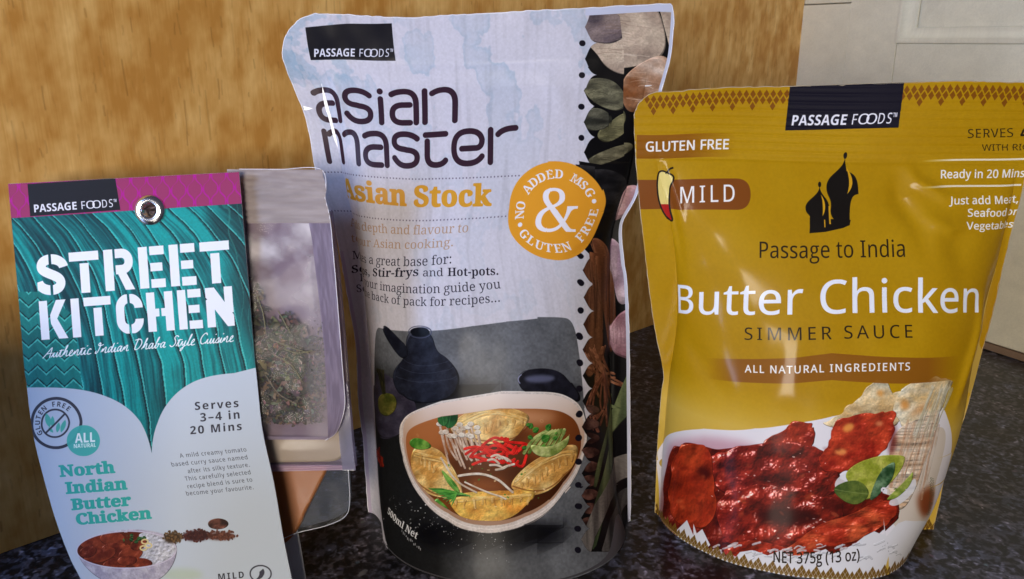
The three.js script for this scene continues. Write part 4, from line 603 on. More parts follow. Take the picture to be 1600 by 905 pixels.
  for (const [x, y, w, h, n, a, b] of [[272, 839, 16, 10, 60, [60, 44, 26], [110, 82, 52]], [308, 836, 22, 10, 80, [50, 22, 20], [84, 40, 36]], [348, 836, 24, 8, 80, [70, 36, 28], [120, 74, 58]]]) for (let k = 0; k < n; k++) { const q = rr(0, 6.3), r = Math.sqrt(rnd()), px = x + Math.cos(q) * r * w, py = y + Math.sin(q) * r * h; t.fillStyle = rgb(mixc(a, b, rnd())); ELL(px, py, rr(1, 3), rr(0.8, 2), rr(0, 3))(t); t.fill(); }
  puff(t, ELL(341, 819, 16, 8.5), { bb: [318, 804, 364, 834], c: [[58, 30, 24], [124, 74, 60]], round: 5, h: 1.2, na: 0.7, spec: 0.25 });
  t.strokeStyle = '#3c3c4a'; t.lineWidth = 2.2; ELL(407, 897, 16.5, 13)(t); t.stroke(); t.fillStyle = '#3c3c4a'; t.save(); t.translate(407, 897); t.beginPath(); t.moveTo(4, -8); t.quadraticCurveTo(9, -2, 2, 6); t.quadraticCurveTo(-3, 10, -8, 9); t.quadraticCurveTo(-1, 4, -2, -3); t.closePath(); t.fill(); t.restore();
  lay(c, t, [[[80, 310, 174, 74.2], [200, 310, 491.8, 91.1], [340, 310, 862.7, 110.4], [380, 310, 968.6, 115.9]], [[80, 450, 140.5, 478.5], [200, 450, 459.1, 491.8], [340, 450, 830.8, 507.1], [380, 450, 937, 511.4]], [[80, 570, 113.9, 830.4], [200, 570, 432.4, 840.6], [340, 570, 803.8, 852.3], [380, 570, 909.9, 855.7]], [[80, 660, 84.9, 1095.6], [200, 660, 406.4, 1102.3], [340, 660, 779, 1112.1], [380, 660, 885.3, 1115.2]], [[80, 740, 38, 1333.7], [200, 740, 362.8, 1336], [340, 740, 735.9, 1343.8], [380, 740, 841.8, 1346.9]], [[80, 820, -26.1, 1576.8], [200, 820, 309.6, 1574.3], [340, 820, 692.1, 1579.1], [380, 820, 800.3, 1582.2]], [[80, 890, -108.9, 1793.8], [200, 890, 241, 1787.9], [340, 890, 642.1, 1788.9], [380, 890, 755, 1791.3]]]);
  quad(c, [[80.1, 5], [446.2, -0.4], [455.8, 140.6], [79.7, 150]], '#14141c');
  makerName(c, [94.4, 133.4], [278.4, 129.4], [291.8, 129.3], [427.8, 125.7], [94.7, 98.8], '#dadae6');
  const grey = '#33333f', teal = '#35a79d';
  text(c, 'ALL', 'bold # sans-serif', [169.2, 1193.2], [256.4, 1188.6], [175.8, 1149], '#e4f0f0'); text(c, 'NATURAL', 'bold # sans-serif', [157.7, 1216.7], [254.6, 1211.6], [160.9, 1198.4], '#d8eeec');
  for (const [s, A, B, T] of [['North', [70.9, 1348.8], [310, 1330.9], [76.3, 1297.8]], ['Indian', [78, 1429], [344.7, 1407.8], [84.9, 1377.4]], ['Butter', [82.8, 1505.8], [344, 1483.2], [90.2, 1455.8]], ['Chicken', [83.7, 1575.6], [418.6, 1544.6], [90.9, 1525.4]]]) text(c, s, 'bold # serif', A, B, T, teal, { bold: 7 });
  for (const [s, A, B, T] of [['Serves', [688.5, 1054.5], [875.2, 1045.4], [689.5, 1018.6]], ['3–4 in', [706.6, 1107.1], [876.6, 1097.5], [707.6, 1069.5]], ['20 Mins', [656.2, 1163.8], [877, 1149.7], [659.2, 1127.9]]]) text(c, s, 'bold # sans-serif', A, B, T, grey, { spacing: 10 });
  for (const [s, A, B] of [['A mild creamy tomato', [595.7, 1268.5], [878.8, 1247.2]], ['based curry sauce named', [551.3, 1307.8], [876.7, 1282.2]], ['after its silky texture.', [612.9, 1339.7], [877.3, 1316.7]], ['This carefully selected', [595.5, 1374.2], [874.8, 1350.9]], ['recipe blend is sure to', [596.9, 1409.6], [874.6, 1384.7]], ['become your favourite.', [586, 1441.9], [873.7, 1419.7]]]) text(c, s, '# sans-serif', A, B, [A[0] - 1.5, A[1] - 19], grey, { spacing: 6 });
  text(c, 'MILD', 'bold # sans-serif', [627.2, 1840.4], [750.5, 1830.7], [632.9, 1810], grey, { spacing: 14 });
  { // one-line script
    const G = { A: [1.1, [[-0.2, 0], [0.3, 1], [0.72, 2], [0.75, 1], [0.82, 0]], [[0.15, 0.7], [1.0, 0.75]]], I: [0.95, [[0.1, 0.4], [0, 0], [0.4, 0], [0.55, 1.5], [0.3, 2.0], [0.1, 1.5], [0.5, 1.3], [0.9, 1.5]]], D: [1.45, [[0.4, 2.0], [0.3, 1], [0.3, 0], [0.9, 0.1], [1.25, 1.1], [0.8, 2.0], [0.0, 1.8]]], S: [1.05, [[0.95, 1.7], [0.65, 2.1], [0.3, 1.6], [0.75, 1], [0.8, 0.4], [0.4, -0.1], [0, 0.3]]], C: [1.05, [[0.9, 1.6], [0.7, 2.1], [0.2, 1.6], [0.05, 0.7], [0.5, -0.1], [1.05, 0.3]]],
      u: [0.98, [[0, 0.1], [0.2, 1.05], [0.2, 0.3], [0.35, -0.05], [0.6, 0.2], [0.72, 1.05], [0.7, 0.2], [0.8, -0.05], [0.98, 0.1]]], t: [0.62, [[0, 0.1], [0.3, 1.7], [0.22, 0.3], [0.36, -0.05], [0.62, 0.1]], [[0.02, 1.1], [0.6, 1.15]]], h: [0.95, [[0, 0.1], [0.38, 1.4], [0.38, 2.05], [0.22, 1.8], [0.18, 0], [0.4, 1], [0.6, 1], [0.6, 0.2], [0.72, -0.05], [0.95, 0.1]]], e: [0.75, [[0, 0.1], [0.42, 0.5], [0.5, 0.9], [0.3, 1.1], [0.1, 0.5], [0.3, -0.1], [0.75, 0.1]]], n: [0.95, [[0, 0.2], [0.15, 1.1], [0.18, 0], [0.42, 1.05], [0.62, 0.95], [0.6, 0.2], [0.72, -0.05], [0.95, 0.1]]], i: [0.5, [[0, 0.1], [0.2, 1.1], [0.18, 0.2], [0.28, -0.05], [0.5, 0.1]], [[0.25, 1.5], [0.28, 1.55]]], c: [0.72, [[0.55, 0.8], [0.35, 1.15], [0.08, 0.5], [0.3, -0.1], [0.72, 0.1]]], d: [0.95, [[0.55, 0.8], [0.35, 1.15], [0.02, 0.5], [0.25, -0.1], [0.52, 0.4], [0.72, 2.0], [0.62, 0.2], [0.75, -0.05], [0.95, 0.1]]], a: [0.92, [[0.55, 0.8], [0.35, 1.15], [0.02, 0.5], [0.25, -0.1], [0.52, 0.4], [0.64, 1.1], [0.6, 0.2], [0.72, -0.05], [0.92, 0.1]]], b: [0.9, [[0, 0.1], [0.34, 1.4], [0.36, 2.05], [0.2, 1.8], [0.14, 0.2], [0.35, -0.1], [0.62, 0.4], [0.5, 0.9], [0.4, 0.7], [0.9, 0.7]]], l: [0.55, [[0, 0.1], [0.36, 1.4], [0.36, 2.05], [0.2, 1.8], [0.18, 0.2], [0.34, -0.05], [0.55, 0.1]]], y: [0.95, [[0, 0.2], [0.16, 1.1], [0.2, 0.3], [0.36, 0], [0.56, 0.4], [0.66, 1.1], [0.6, -0.4], [0.32, -1], [0.2, -0.6], [0.5, -0.2], [0.95, 0.1]]], s: [0.65, [[0, 0.1], [0.35, 1.15], [0.52, 0.5], [0.45, 0], [0.15, 0.05]], [[0.4, 0], [0.65, 0.1]]], ' ': [0.62] };
    const str = 'Authentic Indian Dhaba Style Cuisine', A = [87.1, 798.5], B = [876, 749.1], T = [92.5, 748.5]; let w = 0; for (const ch of str) w += G[ch][0];
    c.save(); c.setTransform((B[0] - A[0]) / w, (B[1] - A[1]) / w, -(T[0] - A[0]) / 2 - 0.28 * (B[0] - A[0]) / w, -(T[1] - A[1]) / 2 - 0.28 * (B[1] - A[1]) / w, A[0], A[1]); c.strokeStyle = '#dfe6ee'; c.lineWidth = 0.17; c.lineCap = 'round'; let x = 0;
    for (const ch of str) { for (const st of G[ch].slice(1)) { P2D(st.map(([a, b]) => [x + a, -b]), false)(c); c.stroke(); } x += G[ch][0]; } c.restore();
  }
  // stencil capitals
  const stencil = (str, TL, TR, BL) => {
    const G = { S: 0.74, T: 0.78, R: 0.78, E: 0.68, K: 0.78, I: 0.24, C: 0.76, H: 0.76, N: 0.78 }, gap = 0.135; let tot = -gap; for (const ch of str) tot += G[ch] + gap;
    const q = newCanvas(tot * 200, 200), x = q.getContext('2d'); x.scale(200, 200); x.fillStyle = x.strokeStyle = '#e3e7f2'; x.lineWidth = 0.24; let o = 0;
    const R = (a, b, w, h) => x.fillRect(o + a, b, w, h), cut = (a, b, w, h) => x.clearRect(o + a, b, w, h), st = 0.24;
    const pl = (...p) => { x.beginPath(); p.forEach((v, i) => (i ? x.lineTo(o + v[0], v[1]) : x.moveTo(o + v[0], v[1]))); x.closePath(); x.fill(); };
    for (const ch of str) {
      const w = G[ch];
      if (ch === 'S') { x.beginPath(); x.moveTo(o + w - 0.02, 0.33); x.bezierCurveTo(o + w - 0.08, 0.06, o + 0.12, 0.06, o + 0.13, 0.3); x.bezierCurveTo(o + 0.14, 0.48, o + w - 0.12, 0.5, o + w - 0.12, 0.7); x.bezierCurveTo(o + w - 0.12, 0.94, o + 0.1, 0.94, o + 0.03, 0.66); x.stroke(); cut(w / 2 - 0.035, 0, 0.07, 0.34); cut(w / 2 - 0.035, 0.64, 0.07, 0.36); }
      if (ch === 'T') { R(0, 0, w, 0.22); R(w / 2 - 0.12, 0.28, st, 0.72); }
      if (ch === 'I') R(0, 0, st, 1);
      if (ch === 'E') { R(0, 0, st, 1); R(st + 0.06, 0, w - st - 0.06, 0.21); R(st + 0.06, 0.4, w - st - 0.12, 0.2); R(st + 0.06, 0.79, w - st - 0.06, 0.21); }
      if (ch === 'R') { R(0, 0, st, 1); x.beginPath(); x.moveTo(o + st + 0.06, 0.11); x.lineTo(o + 0.46, 0.11); x.bezierCurveTo(o + 0.72, 0.11, o + 0.72, 0.5, o + 0.46, 0.5); x.lineTo(o + st + 0.06, 0.5); x.lineWidth = 0.22; x.stroke(); x.lineWidth = 0.24; pl([0.34, 0.58], [0.56, 0.56], [w, 1], [w - 0.25, 1]); }
      if (ch === 'K') { R(0, 0, st, 1); pl([w - 0.28, 0], [w, 0], [0.5, 0.48], [w, 1], [w - 0.27, 1], [0.31, 0.6], [0.3, 0.38]); }
      if (ch === 'C') { x.beginPath(); x.moveTo(o + w - 0.1, 0.36); x.bezierCurveTo(o + w - 0.1, 0.02, o + 0.12, 0.02, o + 0.12, 0.36); x.lineTo(o + 0.12, 0.64); x.bezierCurveTo(o + 0.12, 0.98, o + w - 0.1, 0.98, o + w - 0.1, 0.64); x.stroke(); cut(w / 2 - 0.035, 0, 0.07, 1); }
      if (ch === 'H') { R(0, 0, st, 1); R(w - st, 0, st, 1); R(st, 0.42, 0.11, 0.2); R(w - st - 0.11, 0.42, 0.11, 0.2); }
      if (ch === 'N') { R(0, 0.3, st, 0.7); R(w - st, 0, st, 0.66); pl([0, 0], [0.26, 0], [w, 0.72], [w, 1], [w - 0.2, 1], [0, 0.24]); }
      o += w + gap;
    }
    const w = q.width, h = q.height; c.save(); c.setTransform((TR[0] - TL[0]) / w, (TR[1] - TL[1]) / w, (BL[0] - TL[0]) / h, (BL[1] - TL[1]) / h, TL[0], TL[1]); c.drawImage(q, 0, 0); c.restore();
  };
  stencil('STREET', [86.2, 327.3], [892.8, 297.2], [83.2, 514.1]);
  stencil('KITCHEN', [82.7, 537.6], [889.9, 500.9], [81.7, 715.6]);
  return cv;
}

// ---------------------------------------------------------------- stand-up pouches
// cfg: seam(x, y) -> z of the side seals; L, R, cL, cR: curves of x over y for the edges and the folds where the filled body starts;
// top(x): height of the upper edge; bulge(y): depth of the body; ripple(x, y): small folds of the film
function pouchSurface(cfg) {
  const NL = cfg.nl || 20, NM = cfg.nm || 200, NR = cfg.nr || 20, N = NL + NM + NR, J = cfg.nj || 280;
  const at = (i, v, back) => {
    let y = v * 0.22; const f = (yy) => { const a = cfg.L(yy), b = cfg.R(yy), p = Math.max(a + 0.0005, cfg.cL(yy)), q = Math.min(b - 0.0005, cfg.cR(yy)); if (i <= NL) return [lerp(a, p, i / NL), -1, i / NL]; if (i >= NL + NM) return [lerp(q, b, (i - NL - NM) / NR), 1, 1 - (i - NL - NM) / NR]; const t = -Math.cos(Math.PI * (i - NL) / NM); return [lerp(p, q, (t + 1) / 2), t, 1]; };
    let g = f(y); y = v * cfg.top(g[0]); g = f(y); y = v * cfg.top(g[0]);
    const [x, t, k] = g, e = t < 0 ? Math.pow(1 - Math.pow(-t, cfg.eL || 2), cfg.pL || 0.5) : Math.pow(1 - Math.pow(t, cfg.eR || 2.2), cfg.pR || 0.6);
    let z = cfg.seam(x, y) + lerp(cfg.flare(y, -1), cfg.flare(y, 1), sstep(-1, 1, t)) * k * k;
    if (back) z -= 0.0005 + cfg.bulge(y) * 0.75 * Math.abs(e); else z += cfg.bulge(y) * (t > -1 && t < 1 ? e : 0) + cfg.ripple(x, y, t, v);
    return [x, y, z];
  };
  return { at, N, J };
}
function buildPouch(cfg) {
  const { at, N, J } = pouchSurface(cfg);
  // the print runs by length along the film, so it closes up where the film turns away
  const len = (v) => { const l = [0]; let p = at(0, v); for (let i = 1; i <= N; i++) { const q = at(i, v); l.push(l[i - 1] + Math.hypot(q[0] - p[0], q[2] - p[2])); p = q; } return l.map((s) => s / l[N]); };
  const us = []; for (let j = 0; j <= J; j++) us.push(len(j / J));
  const front = sheet(N, J, (a, b) => { const i = Math.round(a * N), j = Math.round(b * J), p = at(i, j / J); return [p[0], p[1], p[2], us[j][i], j / J]; });
  const back = sheet(N, 60, (a, b) => { const i = Math.round(a * N), j = Math.round(b * 60), p = at(i, j / 60, true); return [p[0], p[1], p[2], us[Math.round(b * J)][i], b]; }, null, true);
  const base = sheet(N, 8, (a, b) => { const i = Math.round(a * N), f = at(i, 0), k = at(i, 0, true); return [lerp(f[0], k[0], b), 0.0006 + Math.max(0, Math.sin(Math.PI * b)) * 0.012 * sstep(0, 0.03, Math.abs(f[2] - k[2])), lerp(f[2], k[2], b)]; }, null, true);
  return { front, back, base, at, N, J, us };
}
// a thin pale rim along the cut edge of the film, following the rounded corners
function rim(P, rx, ry, w) {
  const pts = [], N = P.N, uOf = (u, v) => { const row = P.us[Math.round(clamp(v) * P.J)]; let i = 0; while (i < N - 1 && row[i + 1] < u) i++; const t = clamp((u - row[i]) / (row[i + 1] - row[i] + 1e-9)), a = P.at(i, v), b = P.at(i + 1, v); return [0, 1, 2].map((c) => lerp(a[c], b[c], t)); };
  const path = [];
  for (let k = 0; k <= 60; k++) path.push([0.0008, (1 - ry[0]) * k / 60]);
  for (let k = 1; k < 14; k++) { const a = k / 14 * Math.PI / 2; path.push([rx[0] * (1 - Math.cos(a)), 1 - ry[0] * (1 - Math.sin(a))]); }
  for (let k = 0; k <= 60; k++) path.push([lerp(rx[0], 1 - rx[1], k / 60), 0.9995]);
  for (let k = 1; k < 14; k++) { const a = k / 14 * Math.PI / 2; path.push([1 - rx[1] * (1 - Math.sin(a)), 1 - ry[1] * (1 - Math.cos(a))]); }
  for (let k = 60; k >= 0; k--) path.push([0.9992, (1 - ry[1]) * k / 60]);
  for (const [u, v] of path) { const p = uOf(u, v); pts.push(new THREE.Vector3(p[0] + 0.0004 * (vnoise(p[1] * 900, 3) - 0.5), p[1] + 0.0005 * (vnoise(p[0] * 900, 7) - 0.5), p[2] - 0.0002)); }
  return new THREE.TubeGeometry(new THREE.CatmullRomCurve3(pts, false, 'centripetal'), 360, w, 5, false);
}
// rounds the printed sheet's corners (the film is cut there) and takes out the tear notches
function cutCorners(cv, rx, ry, notches) {
  const c = cv.getContext('2d'), W = cv.width, H = cv.height; c.save(); c.globalCompositeOperation = 'destination-out';
  for (const s of [0, 1]) { const w = rx[s] * W, h = ry[s] * H, X = (x) => (s ? W - x : x); c.beginPath(); c.moveTo(X(0), 0); c.lineTo(X(w), 0); c.ellipse(X(w), h, w, h, 0, -Math.PI / 2, s ? 0 : Math.PI, !s); c.closePath(); c.fill(); }
  for (const [x, y, r] of notches) { c.beginPath(); c.moveTo(x < W / 2 ? 0 : W, y - r); c.lineTo(x, y); c.lineTo(x < W / 2 ? 0 : W, y + r * 0.7); c.closePath(); c.fill(); }
  c.restore(); return cv;
}
function cutMask(w, h, rx, ry) { const cv = newCanvas(w, h), c = cv.getContext('2d'); c.fillStyle = '#fff'; c.fillRect(0, 0, w, h); cutCorners(cv, rx, ry, []); c.globalCompositeOperation = 'destination-over'; c.fillStyle = '#000'; c.fillRect(0, 0, w, h); return tex(cv, false); }
// distance from a point to a polyline, with the share along it
function toLine(x, y, pts) { let best = [1e9, 0, 0], L = pts.length - 1; for (let i = 0; i < L; i++) { const [ax, ay] = pts[i], [bx, by] = pts[i + 1], dx = bx - ax, dy = by - ay, t = clamp(((x - ax) * dx + (y - ay) * dy) / (dx * dx + dy * dy)), ex = x - ax - dx * t, ey = y - ay - dy * t, d = Math.hypot(ex, ey); if (d < best[0]) best = [d, (i + t) / L, ex * dy - ey * dx > 0 ? 1 : -1]; } return best; }
const crease = (pts, amp, w, side = 0) => (x, y) => { const [d, s, sg] = toLine(x, y, pts); if (d > w * 4) return 0; const taper = Math.sin(Math.PI * clamp(s, 0.02, 0.98)); return amp * taper * Math.exp(-((d / w) ** 2)) * (side && sg !== side ? 0.25 : 1); };

// -- the white stock pouch
const stockFolds = [
  crease([[-0.0835, 0.205], [-0.079, 0.185], [-0.074, 0.166], [-0.0705, 0.150]], -0.0009, 0.0022), crease([[-0.079, 0.202], [-0.074, 0.186], [-0.071, 0.172]], 0.0007, 0.0016),
  crease([[-0.0715, 0.166], [-0.0665, 0.147], [-0.064, 0.125], [-0.063, 0.105]], 0.0009, 0.0018), crease([[0.022, 0.126], [0.032, 0.131], [0.042, 0.139]], -0.0008, 0.0022),
  crease([[-0.06, 0.2045], [-0.02, 0.2050], [0.02, 0.2062]], -0.0005, 0.0016), crease([[0.012, 0.205], [0.02, 0.192], [0.022, 0.18]], 0.0006, 0.004), crease([[0.035, 0.204], [0.040, 0.185], [0.036, 0.165]], -0.0007, 0.006),
  crease([[-0.05, 0.200], [-0.044, 0.17], [-0.040, 0.14]], 0.0007, 0.007), crease([[0.046, 0.125], [0.0455, 0.09], [0.047, 0.05]], 0.0010, 0.0016), crease([[-0.058, 0.06], [-0.045, 0.035], [-0.02, 0.02]], -0.0009, 0.006),
];
const stock = buildPouch({
  seam: (x, y) => 0.003 + 0.06 * x - 0.12 * y + 0.2 * Math.max(0, y - 0.196) + 0.0022 * Math.sin(x * 40 + 1) * sstep(0.12, 0.22, y), top: curve([[-0.13, 0.2256], [-0.075, 0.2254], [-0.0567, 0.2243], [-0.0408, 0.2240], [-0.0252, 0.2248], [0.01, 0.2265], [0.0322, 0.2275], [0.06, 0.229], [0.1, 0.2295]]),
  L: curve([[-0.0057, -0.0681], [0.0129, -0.069], [0.035, -0.0698], [0.0535, -0.0713], [0.0809, -0.0716], [0.103, -0.0746], [0.1322, -0.0791], [0.1608, -0.0871], [0.1814, -0.0905], [0.2017, -0.0975], [0.2150, -0.0998], [0.235, -0.1005]]),
  R: curve([[0, 0.0553], [0.0114, 0.0553], [0.0572, 0.0538], [0.0938, 0.0523], [0.1153, 0.0507], [0.1213, 0.0494], [0.1378, 0.0484], [0.1506, 0.0545], [0.1936, 0.0636], [0.2072, 0.0666], [0.2147, 0.0671], [0.235, 0.0670]]),
  cL: curve([[-0.011, -0.0531], [0.0004, -0.0593], [0.0352, -0.0629], [0.075, -0.0646], [0.0929, -0.0656], [0.1278, -0.0688], [0.1532, -0.0737], [0.178, -0.0784], [0.1969, -0.0833], [0.207, -0.0874], [0.235, -0.089]]),
  cR: curve([[-0.0036, 0.0524], [0.0168, 0.0481], [0.0536, 0.0452], [0.0951, 0.0435], [0.1335, 0.0440], [0.1544, 0.0500], [0.1999, 0.0569], [0.235, 0.058]]),
  bulge: (y) => y > 0.207 ? 0 : Math.max(0, curve([[0, 0.0405], [0.02, 0.0410], [0.05, 0.0395], [0.09, 0.0335], [0.12, 0.0265], [0.15, 0.0175], [0.175, 0.0095], [0.195, 0.0030], [0.207, 0]])(y)),
  flare: (y, s) => (s < 0 ? 0.013 : 0.010) * Math.exp(-y / 0.022),
  ripple: (x, y) => stockFolds.reduce((s, f) => s + f(x, y), 0) + 0.0012 * (fbm(x * 38 + 9, y * 26, 2) - 0.5) + 0.0006 * (fbm(x * 90 + 3, y * 60 + 5, 2) - 0.5) * sstep(0.0, 0.1, y),
});
// -- the golden sauce pouch
const sauceFolds = [
  crease([[0.0620, 0.168], [0.0680, 0.150], [0.0715, 0.136], [0.0745, 0.118]], -0.0013, 0.0016), crease([[0.0645, 0.166], [0.0705, 0.148], [0.0735, 0.13]], 0.0009, 0.0018), crease([[0.076, 0.125], [0.077, 0.105], [0.073, 0.085], [0.0685, 0.070]], 0.0010, 0.003),
  crease([[0.072, 0.098], [0.080, 0.085], [0.092, 0.066]], -0.0009, 0.004), crease([[0.160, 0.168], [0.165, 0.160], [0.176, 0.154], [0.19, 0.153]], 0.0014, 0.0026), crease([[0.157, 0.166], [0.158, 0.152], [0.165, 0.143], [0.168, 0.128]], -0.0016, 0.004),
  crease([[0.165, 0.147], [0.178, 0.142], [0.192, 0.144]], 0.0013, 0.003), crease([[0.195, 0.118], [0.194, 0.10], [0.188, 0.08], [0.184, 0.066]], 0.0024, 0.0028), crease([[0.200, 0.13], [0.1985, 0.10], [0.192, 0.07]], -0.0012, 0.003), crease([[0.117, 0.115], [0.115, 0.09], [0.112, 0.068]], 0.0008, 0.006),
  crease([[0.068, 0.05], [0.074, 0.035], [0.082, 0.02]], 0.001, 0.003), crease([[0.19, 0.155], [0.18, 0.135], [0.185, 0.115]], -0.0008, 0.005),
];
const sauceZ = (x, y) => -0.009 + 0.117 * x - 0.04 * y;
const sauce = buildPouch({
  seam: (x, y) => sauceZ(x, y) + 0.0015 * Math.sin(x * 45) * sstep(0.1, 0.19, y), top: curve([[0.03, 0.1935], [0.0615, 0.1941], [0.0794, 0.1955], [0.0909, 0.1961], [0.1174, 0.1967], [0.152, 0.1983], [0.1774, 0.1992], [0.2025, 0.1987], [0.23, 0.199]]),
  L: curve([[0, 0.0679], [0.0371, 0.0677], [0.0622, 0.0683], [0.0691, 0.0689], [0.0937, 0.0635], [0.1294, 0.0576], [0.1621, 0.0531], [0.1811, 0.0514], [0.205, 0.0505]]),
  R: curve([[0, 0.1935], [0.0335, 0.1952], [0.0596, 0.2], [0.0885, 0.2029], [0.1065, 0.2045], [0.1423, 0.2069], [0.155, 0.2082], [0.1812, 0.2103], [0.205, 0.211]]),
  cL: curve([[0, 0.0697], [0.0366, 0.0701], [0.0692, 0.0714], [0.0957, 0.0735], [0.1191, 0.0720], [0.136, 0.069], [0.1526, 0.0650], [0.1661, 0.0615], [0.205, 0.06]]),
  cR: curve([[0, 0.1785], [0.0217, 0.1882], [0.0564, 0.196], [0.0833, 0.1985], [0.1092, 0.2006], [0.1286, 0.2029], [0.1658, 0.2049], [0.205, 0.206]]),
  bulge: (y) => y > 0.168 ? 0 : Math.max(0, curve([[0, 0.0385], [0.02, 0.0395], [0.05, 0.0370], [0.08, 0.0310], [0.11, 0.0230], [0.135, 0.0145], [0.155, 0.0055], [0.168, 0]])(y)),
  flare: (y, s) => (s < 0 ? 0.004 : 0.006) * Math.exp(-y / 0.02), eL: 2.2, pL: 0.6, eR: 2.4, pR: 0.6,
  ripple: (x, y) => sauceFolds.reduce((s, f) => s + f(x, y), 0) + 0.0018 * (fbm(x * 46 + 2, y * 40 + 7, 2) - 0.5) * sstep(0.17, 0.14, y) + 0.00045 * -Math.pow(Math.abs(Math.cos((y + 0.0003 * Math.sin(x * 60)) / 0.0034 * 3.1416)), 9) * sstep(0.163, 0.167, y) * (0.35 + 0.65 * vnoise(x * 60, 3)), nj: 440,
});
const SR = { stock: [[0.115, 0.012], [0.095, 0.042]], sauce: [[0.065, 0.03], [0.055, 0.03]] };
{
  const root = thing('stock_pouch', 'tall white stand-up food pouch with dumpling soup picture and orange round badge', 'food pouch');
  const m = new THREE.MeshPhysicalMaterial({ map: tex(cutCorners(printStock(), ...SR.stock, [[44, 350, 12]])), alphaTest: 0.5, roughness: 0.45, specularIntensity: 0.10, clearcoat: 0.07, clearcoatRoughness: 0.2, side: THREE.DoubleSide });
  const grey = new THREE.MeshPhysicalMaterial({ color: new THREE.Color(0.62, 0.62, 0.66), metalness: 0.3, roughness: 0.4, side: THREE.DoubleSide, alphaMap: cutMask(352, 500, ...SR.stock), alphaTest: 0.5 }), edge = new THREE.MeshStandardMaterial({ color: new THREE.Color(0.8, 0.8, 0.84), roughness: 0.4 });
  mesh('front_panel', stock.front, m, root); mesh('back_panel', stock.back, grey, root); mesh('base_gusset', stock.base, new THREE.MeshStandardMaterial({ color: new THREE.Color(0.05, 0.05, 0.06), roughness: 0.5, side: THREE.DoubleSide }), root);
  mesh('cut_edge', rim(stock, ...SR.stock, 0.00026), edge, root);
}
{
  const root = thing('sauce_pouch', 'shorter golden yellow stand-up food pouch with red chicken picture, rightmost', 'food pouch');
  const m = new THREE.MeshPhysicalMaterial({ map: tex(cutCorners(printSauce(), ...SR.sauce, [])), alphaTest: 0.5, roughness: 0.5, specularIntensity: 0.15, clearcoat: 0.22, clearcoatRoughness: 0.12, side: THREE.DoubleSide });
  const gold = new THREE.MeshPhysicalMaterial({ color: new THREE.Color(0.45, 0.30, 0.05), roughness: 0.4, side: THREE.DoubleSide, alphaMap: cutMask(384, 475, ...SR.sauce), alphaTest: 0.5 }), edge = new THREE.MeshStandardMaterial({ color: new THREE.Color(0.46, 0.38, 0.26), roughness: 0.4 });
  mesh('front_panel', sauce.front, m, root); mesh('back_panel', sauce.back, gold, root); mesh('base_gusset', sauce.base, new THREE.MeshStandardMaterial({ color: new THREE.Color(0.3, 0.22, 0.06), roughness: 0.5, side: THREE.DoubleSide }), root);
  mesh('cut_edge', rim(sauce, ...SR.sauce, 0.00024), edge, root);
}

// ---------------------------------------------------------------- the meal kit: a printed card riveted over clear sachets
const cardZ = curve([[-0.02, 0.071], [0, 0.068], [0.05, 0.057], [0.1, 0.045], [0.167, 0.030], [0.19, 0.025]]);
const cardL = curve([[-0.0062, -0.1639], [0.0118, -0.1698], [0.0199, -0.1735], [0.0346, -0.1784], [0.0506, -0.1824], [0.0665, -0.1858], [0.0766, -0.1871], [0.0875, -0.188], [0.0924, -0.1886], [0.1286, -0.1901], [0.1640, -0.1917]]);
const cardR = curve([[-0.0062, -0.0839], [0.0118, -0.0867], [0.0268, -0.0894], [0.0506, -0.0931], [0.0695, -0.0969], [0.0851, -0.0984], [0.0972, -0.0994], [0.131, -0.1015], [0.1669, -0.1037]]);
const EYE = new THREE.Vector3(-0.1380, 0.1529, cardZ(0.1529)), HOLE = 0.0027;
const cardAt = (a, v) => { let y = v * 0.165; let x = lerp(cardL(y), cardR(y), a); y = v * lerp(0.1625, 0.1669, a); x = lerp(cardL(y), cardR(y), a); return [x, y, cardZ(y) + 0.0010 * Math.sin(Math.PI * a) * sstep(0.1, 0.03, y), a, v]; };
const awayFromEye = (x, y) => Math.hypot(x - EYE.x, y - EYE.y) > HOLE;
const cardFront = sheet(120, 200, cardAt, awayFromEye);
